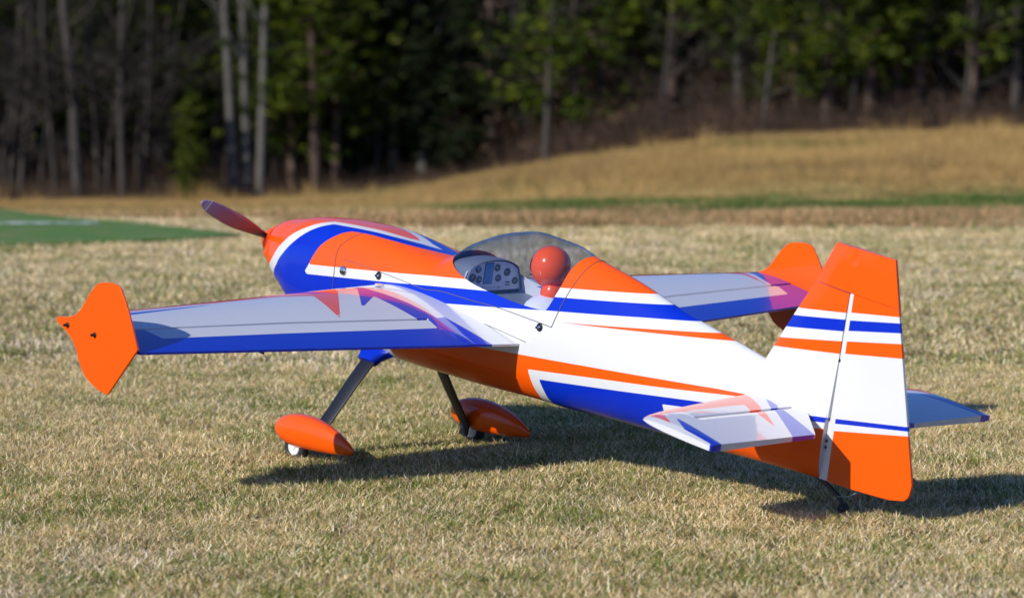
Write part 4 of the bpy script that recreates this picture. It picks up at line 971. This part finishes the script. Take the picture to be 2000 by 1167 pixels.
def make_pine(seed, H, r, first, spread, mat, dens=1., n=17, cr=1.):
    g = np.random.default_rng(seed); tr = []; cen = []; rad = []
    pts = limb(g, (0, 0, -.3), (0, 0, 1), H, r, 14, .008, tr, .03)
    z = first; pz = [p_[0][2] for p_ in pts]
    while z < min(H * .97, pz[-1] - .05):
        f = (z - first) / (H - first); L0 = spread * (1 - f) ** .7 * (.55 + .45 * min(1, f * 5)) + .25 * cr
        for _ in range(int(g.integers(3, 6) * dens) + 1):
            a = g.uniform(0, 6.28); L = L0 * g.uniform(.55, 1.15); q = np.array([float(np.interp(z, pz, [p_[0][k_] for p_ in pts])) for k_ in (0, 1)] + [z])
            sub = limb(g, q, (math.cos(a), math.sin(a), g.uniform(-.05, .35)), L, .028 * cr, 4, .07, tr, .03)
            for (p, d, _r) in sub[1:]:
                for _k in range(3): cen.append(p + g.normal(0, .24, 3) * cr); rad.append(g.uniform(.08, .24) * cr)
        z += g.uniform(.28, .52)
    V, F = tubes(tr, 7); return fastmesh('trunk', V, F, M_bark_pine, True), clumps(g, cen, rad, n, .235 * cr ** .5, mat, 'crown')
kinds = {
 'bare': [make_bare(401 + i, h, r, M_bark_grey, ln, f, nl) for i, (h, r, ln, f, nl) in enumerate(((13, .11, .016, 1.8, 20), (11, .075, .032, 1.0, 26), (14, .165, .016, 2.2, 18), (9, .055, .045, .8, 26)))],
 'pale': [make_bare(431 + i, h, r, M_bark_pale, .006, f, 12) for i, (h, r, f) in enumerate(((14, .15, 3.0), (13, .13, 2.4)))],
 'triple': [make_bare(451, 12.5, .115, M_bark_pale, -.007, 3.2, 9, ((-.24, 0, -.060, .01), (.0, .1, -.012, .0), (.27, 0, .033, .01)))],
 'pine': [make_pine(461 + i, h, .16, f, sp, M_needle, 1.0) for i, (h, f, sp) in enumerate(((12, 2.0, 2.4), (11, 1.5, 2.6), (13, 2.7, 2.3)))],
 'shadepine': [make_pine(481 + i, h, .17, f, sp, M_needle_shaded, 1.1) for i, (h, f, sp) in enumerate(((13, 1.4, 2.7), (12, .8, 2.5)))],
 'sapling': [make_pine(491, 2.6, .03, .30, .27, M_sap, 1.5, 10, .45)],
}
def tree(name, kind, v, u, back, scale, label, cat='tree', group=None, rz=None):
    d = float(treeline(u)) + back; x = (u - 1000) / FP * d; y = d
    t = empty(name, None, (x, y, float(ground_z(np.array([x]), np.array([y]))[0]))); t.scale = (scale,) * 3; t.rotation_euler = (0, 0, rz if rz is not None else random.uniform(0, 6.28))
    tag(t, label, cat, group); a, b = kinds[kind][v]
    for nm, me in (('trunk', a), ('crown', b)):
        o = bpy.data.objects.new(nm, me); link(o, t)
    return t
TR = [
 ('bare_tree', 'triple', 0, 487, -1.0, 1.15, 'pale grey tree with three stems rising from one base, above the propeller tip', None, 0),
 ('sapling_pine', 'sapling', 0, 378, -2.0, 1.2, 'small bright yellow-green pine sapling in front of the dark wood, left of the three-stemmed tree', None, 0),
 ('bare_tree', 'bare', 2, 158, -.5, 1.0, 'stout grey bare trunk, thickest at the left wood edge', None, 0),
 ('bare_tree', 'bare', 0, 245, -.8, 1.05, 'grey bare trunk midway between the stoutest left trunk and the pine sapling', None, 0),
 ('bare_tree', 'bare', 1, 196, .4, 1.0, 'thin leaning grey trunk just right of the stoutest trunk at the left wood edge', None, 0),
 ('pine_tree', 'pine', 2, 622, -.5, 1.0, 'green pine with a reddish trunk, standing behind the nose of the plane', None, 0),
 ('pine_tree', 'pine', 1, 575, .8, .95, 'low-branched bright green pine just right of the three-stemmed pale tree', None, 0),
 ('pine_tree', 'pine', 0, 660, .5, .9, 'slim bright green pine directly right of the red-trunked pine', None, 0),
 ('bare_tree', 'pale', 0, 833, 1.2, 1.0, 'straight pale bare trunk alone against the darkest part of the wood', None, 0),
 ('bare_tree', 'pale', 1, 806, 3.5, 1.0, 'dimmer pale trunk just left of the straight pale trunk in the dark', None, 0),
 ('bare_tree', 'bare', 0, 1070, -1.6, .95, 'grey trunk standing forward on the golden slope where the wood steps back', None, 0),
 ('pine_tree', 'pine', 1, 1125, -.4, .95, 'green pine behind the forward grey trunk on the golden slope', None, 0),
 ('bare_tree', 'pale', 0, 1447, .8, 1.05, 'pale straight trunk above the golden slope, left of the right-hand pines', None, 0),
 ('bare_tree', 'bare', 1, 1345, .8, 1.1, 'grey slender trunk left of the pale straight trunk above the golden slope', None, 0),
 ('bare_tree', 'bare', 1, 1250, 1.2, 1.1, 'grey slender trunk between the middle pine and the high pine boughs', None, 0),
 ('pine_tree', 'pine', 2, 1315, .6, 1.15, 'pine with boughs hanging only high above the middle of the golden slope', None, 0),
 ('bare_tree', 'bare', 2, 1985, -.8, .9, 'dark trunk at the right end of the wood edge, rightmost in view', None, 0),
 ('pine_tree', 'pine', 0, 1905, -.6, 1.05, 'yellow-green pine next to the rightmost dark trunk', None, 0),
 ('pine_tree', 'pine', 1, 1620, -.4, 1.15, 'broad green pine above the rudder of the plane', None, 0),
 ('pine_tree', 'pine', 0, 1705, -.2, 1.1, 'green pine in the middle of the right-hand pine group', None, 0),
 ('pine_tree', 'pine', 2, 1800, .2, 1.1, 'taller pine with a clear lower trunk in the right-hand pine group', None, 0),
]
G_L = 'grey bare trees along the left wood edge'; G_R = 'bare trees along the upper right wood edge'; G_D = 'dark pines inside the wood behind the plane'; G_B = 'green pines inside the left wood'; G_P = 'green pines above the golden slope'
MARKS = [(158, 'the stoutest left trunk'), (378, 'the yellow-green pine sapling'), (487, 'the three-stemmed pale tree'), (622, 'the red-trunked pine'), (833, 'the straight pale trunk in the dark'), (1070, 'the forward slope trunk'), (1447, 'the pale trunk above the slope'), (1985, 'the rightmost dark trunk')]
ORD = ['first', 'second', 'third', 'fourth', 'fifth', 'sixth', 'seventh', 'eighth', 'ninth', 'tenth', 'eleventh', 'twelfth']
def place_group(rows, kind_name, kind, phrase, group):
    by = {}
    for r_ in rows:
        m_ = min(MARKS, key=lambda q: abs(q[0] - r_[0])); by.setdefault((m_[1], r_[0] > m_[0]), []).append((abs(r_[0] - m_[0]), r_))
    for (mk, right), lst in by.items():
        for k, (_, (u, v, bk)) in enumerate(sorted(lst, key=lambda q: q[0])):
            TR.append((kind_name, kind, v, u, bk, random.uniform(.92, 1.12), '%s, %s to the %s of %s' % (phrase, ORD[k], 'right' if right else 'left', mk), group, 1))
place_group([(-60, 0, 1), (22, 1, .6), (62, 3, 1.6), (98, 1, 2.4), (128, 3, .8), (178, 0, 2.5), (225, 1, 1.5), (268, 3, .4), (290, 0, 3), (325, 1, 1.2), (350, 3, 2.8), (415, 1, 1.4), (440, 3, .8), (520, 1, 2.2), (545, 3, 1.2), (592, 1, 2.6), (705, 3, 1.8), (735, 1, .9), (5, 3, .2), (42, 1, -.2), (84, 3, .1), (115, 1, .0), (210, 3, -.3), (280, 1, -.2), (308, 3, .2)], 'bare_tree', 'bare', 'slim grey bare tree', G_L)
place_group([(1010, 1, 1.5), (1038, 3, .7), (1165, 3, .6), (1198, 1, 2.5), (1225, 3, 3), (1290, 1, -.8), (1318, 1, 1), (1378, 3, 1.2), (1410, 1, 1.9), (1490, 1, -.9), (1515, 1, 1.8), (1548, 3, .4), (1590, 1, 1), (1665, 3, -.4), (1745, 1, .2), (1770, 3, .8), (1850, 1, .0), (1880, 1, -.9), (1948, 1, .6), (2040, 0, .9)], 'bare_tree', 'bare', 'slim bare tree', G_R)
place_group([(690, 0, 2.2), (730, 1, 3.2), (775, 0, 1.4), (800, 1, 5), (860, 0, 2.4), (895, 1, 1.4), (930, 0, 2.8), (965, 1, 1.0), (1000, 0, 3.2)], 'pine_tree', 'shadepine', 'shade-darkened pine', G_D)
place_group([(10, 2, 2.4), (75, 0, 3), (140, 2, 3), (205, 0, 2.5), (262, 2, 3), (318, 0, 2), (365, 2, 3), (430, 0, 3), (470, 2, 3.5), (540, 0, 2.5)], 'pine_tree', 'pine', 'green pine among bare trunks', G_B)
place_group([(1190, 1, 2.2), (1270, 2, 2.0), (1400, 0, 2.6), (1500, 2, 2.2), (1560, 1, .4), (1665, 1, .6), (1755, 0, .4), (1850, 1, 1.4), (1960, 2, 1.0), (2050, 0, .4)], 'pine_tree', 'pine', 'green pine over the slope', G_P)
for nm, kd, v, u, bk, scl_, lab, grp, _ in TR: tree(nm, kd, v, u, bk, scl_, lab, 'tree', grp, 1.1 if kd == 'triple' and False else (0.0 if kd == 'triple' else None))
# deep woods behind the edge trees: one mass
g = np.random.default_rng(77); P = []; idx = []; scs = []
protos = []
def joined(pair, nm):
    bm_v = []; a, b = pair
    me = bpy.data.meshes.new(nm); import bmesh
    bm = bmesh.new(); bm.from_mesh(a); na_ = len(bm.faces); bm.from_mesh(b); bm.faces.ensure_lookup_table()
    for f in bm.faces[na_:]: f.material_index = 1
    bm.to_mesh(me); bm.free(); me.materials.append(a.materials[0]); me.materials.append(b.materials[0]); return me
for kd in ('bare', 'pine', 'shadepine'):
    for i, pr in enumerate(kinds[kd][:2]): protos.append(joined(pr, 'wood_%s_%d' % (kd, i)))
for _ in range(900):
    u = g.uniform(-900, 2900); b = 6 + 44 * g.uniform(0, 1) ** 1.2; d = float(treeline(u)) + b; P.append(((u - 1000) / FP * d, d))
    r_ = g.uniform(); left = u < 1050
    idx.append(int(g.integers(0, 2)) if r_ < .30 else (2 + int(g.integers(0, 2)) if r_ < (.55 if left else .70) else 4 + int(g.integers(0, 2)))); scs.append(g.uniform(.9, 1.35))
for _ in range(620):      # the wood goes on to both sides of the view
    u = g.uniform(-3200, -80) if g.uniform() < .55 else g.uniform(2080, 4400); b = -.5 + 26 * g.uniform(0, 1) ** 1.2; d = float(treeline(u)) + b; P.append(((u - 1000) / FP * d, d)); idx.append(int(g.integers(0, 6))); scs.append(g.uniform(.9, 1.25))
P = np.array(P); scs = np.array(scs); n = len(P)
scatter('deep_woods', np.stack([P[:, 0], P[:, 1], ground_z(P[:, 0], P[:, 1])], -1), idx, np.repeat(scs[:, None], 3, 1), np.stack([np.zeros(n), np.zeros(n), g.uniform(0, 6.28, n)], -1), protos, {}, label='deep mass of pines and bare trees behind the wood edge', cat='woods')
# brown undergrowth along the wood edge
def brush_mesh(seed):
    g = np.random.default_rng(seed); segs = []
    for _ in range(26):
        a = g.uniform(0, 6.28); p = np.array([.35 * g.normal(), .35 * g.normal(), 0]); out = limb(g, p, (math.cos(a) * .5, math.sin(a) * .5, 1), g.uniform(.5, 1.35), .012, 3, .12, segs, .03)
        for q, d, r_ in out:
            for _k in range(2): limb(g, q, d + g.normal(0, .7, 3), .3, .006, 2, .15, segs)
    V, F = tubes(segs, 3); me1 = fastmesh('undergrowth_stems', V, F, M_twig); attr(me1, 'br', np.repeat(g.uniform(0, 1, len(F)), 4), 'CORNER')
    cen = [np.array([.45 * g.normal(), .45 * g.normal(), abs(g.normal(.35, .3))]) for _ in range(20)]
    me2 = clumps(g, cen, [.16] * 20, 12, .09, M_twig, 'undergrowth_leaves'); return joined((me1, me2), 'undergrowth_piece')
bp = []
for i in range(4):
    me = brush_mesh(600 + i); bp.append(me)
n = 2300; u = g.uniform(-900, 2900, n); b = -1.5 + 9 * g.uniform(0, 1, n) ** 1.3; d = treeline(u) + b; x = (u - 1000) / FP * d
s_ = g.uniform(.5, 1.2, n) * np.interp(u, [0, 600, 700, 1000, 1100, 2000], [.9, .9, .7, .8, 1.5, 1.4]) * np.interp(b, [-1.5, 0, 3, 7], [.5, .8, 1.5, 1.8])
scatter('undergrowth', np.stack([x, d, ground_z(x, d)], -1), g.integers(0, 4, n), np.stack([s_, s_, s_], -1), np.stack([np.zeros(n), np.zeros(n), g.uniform(0, 6.28, n)], -1), bp, {})
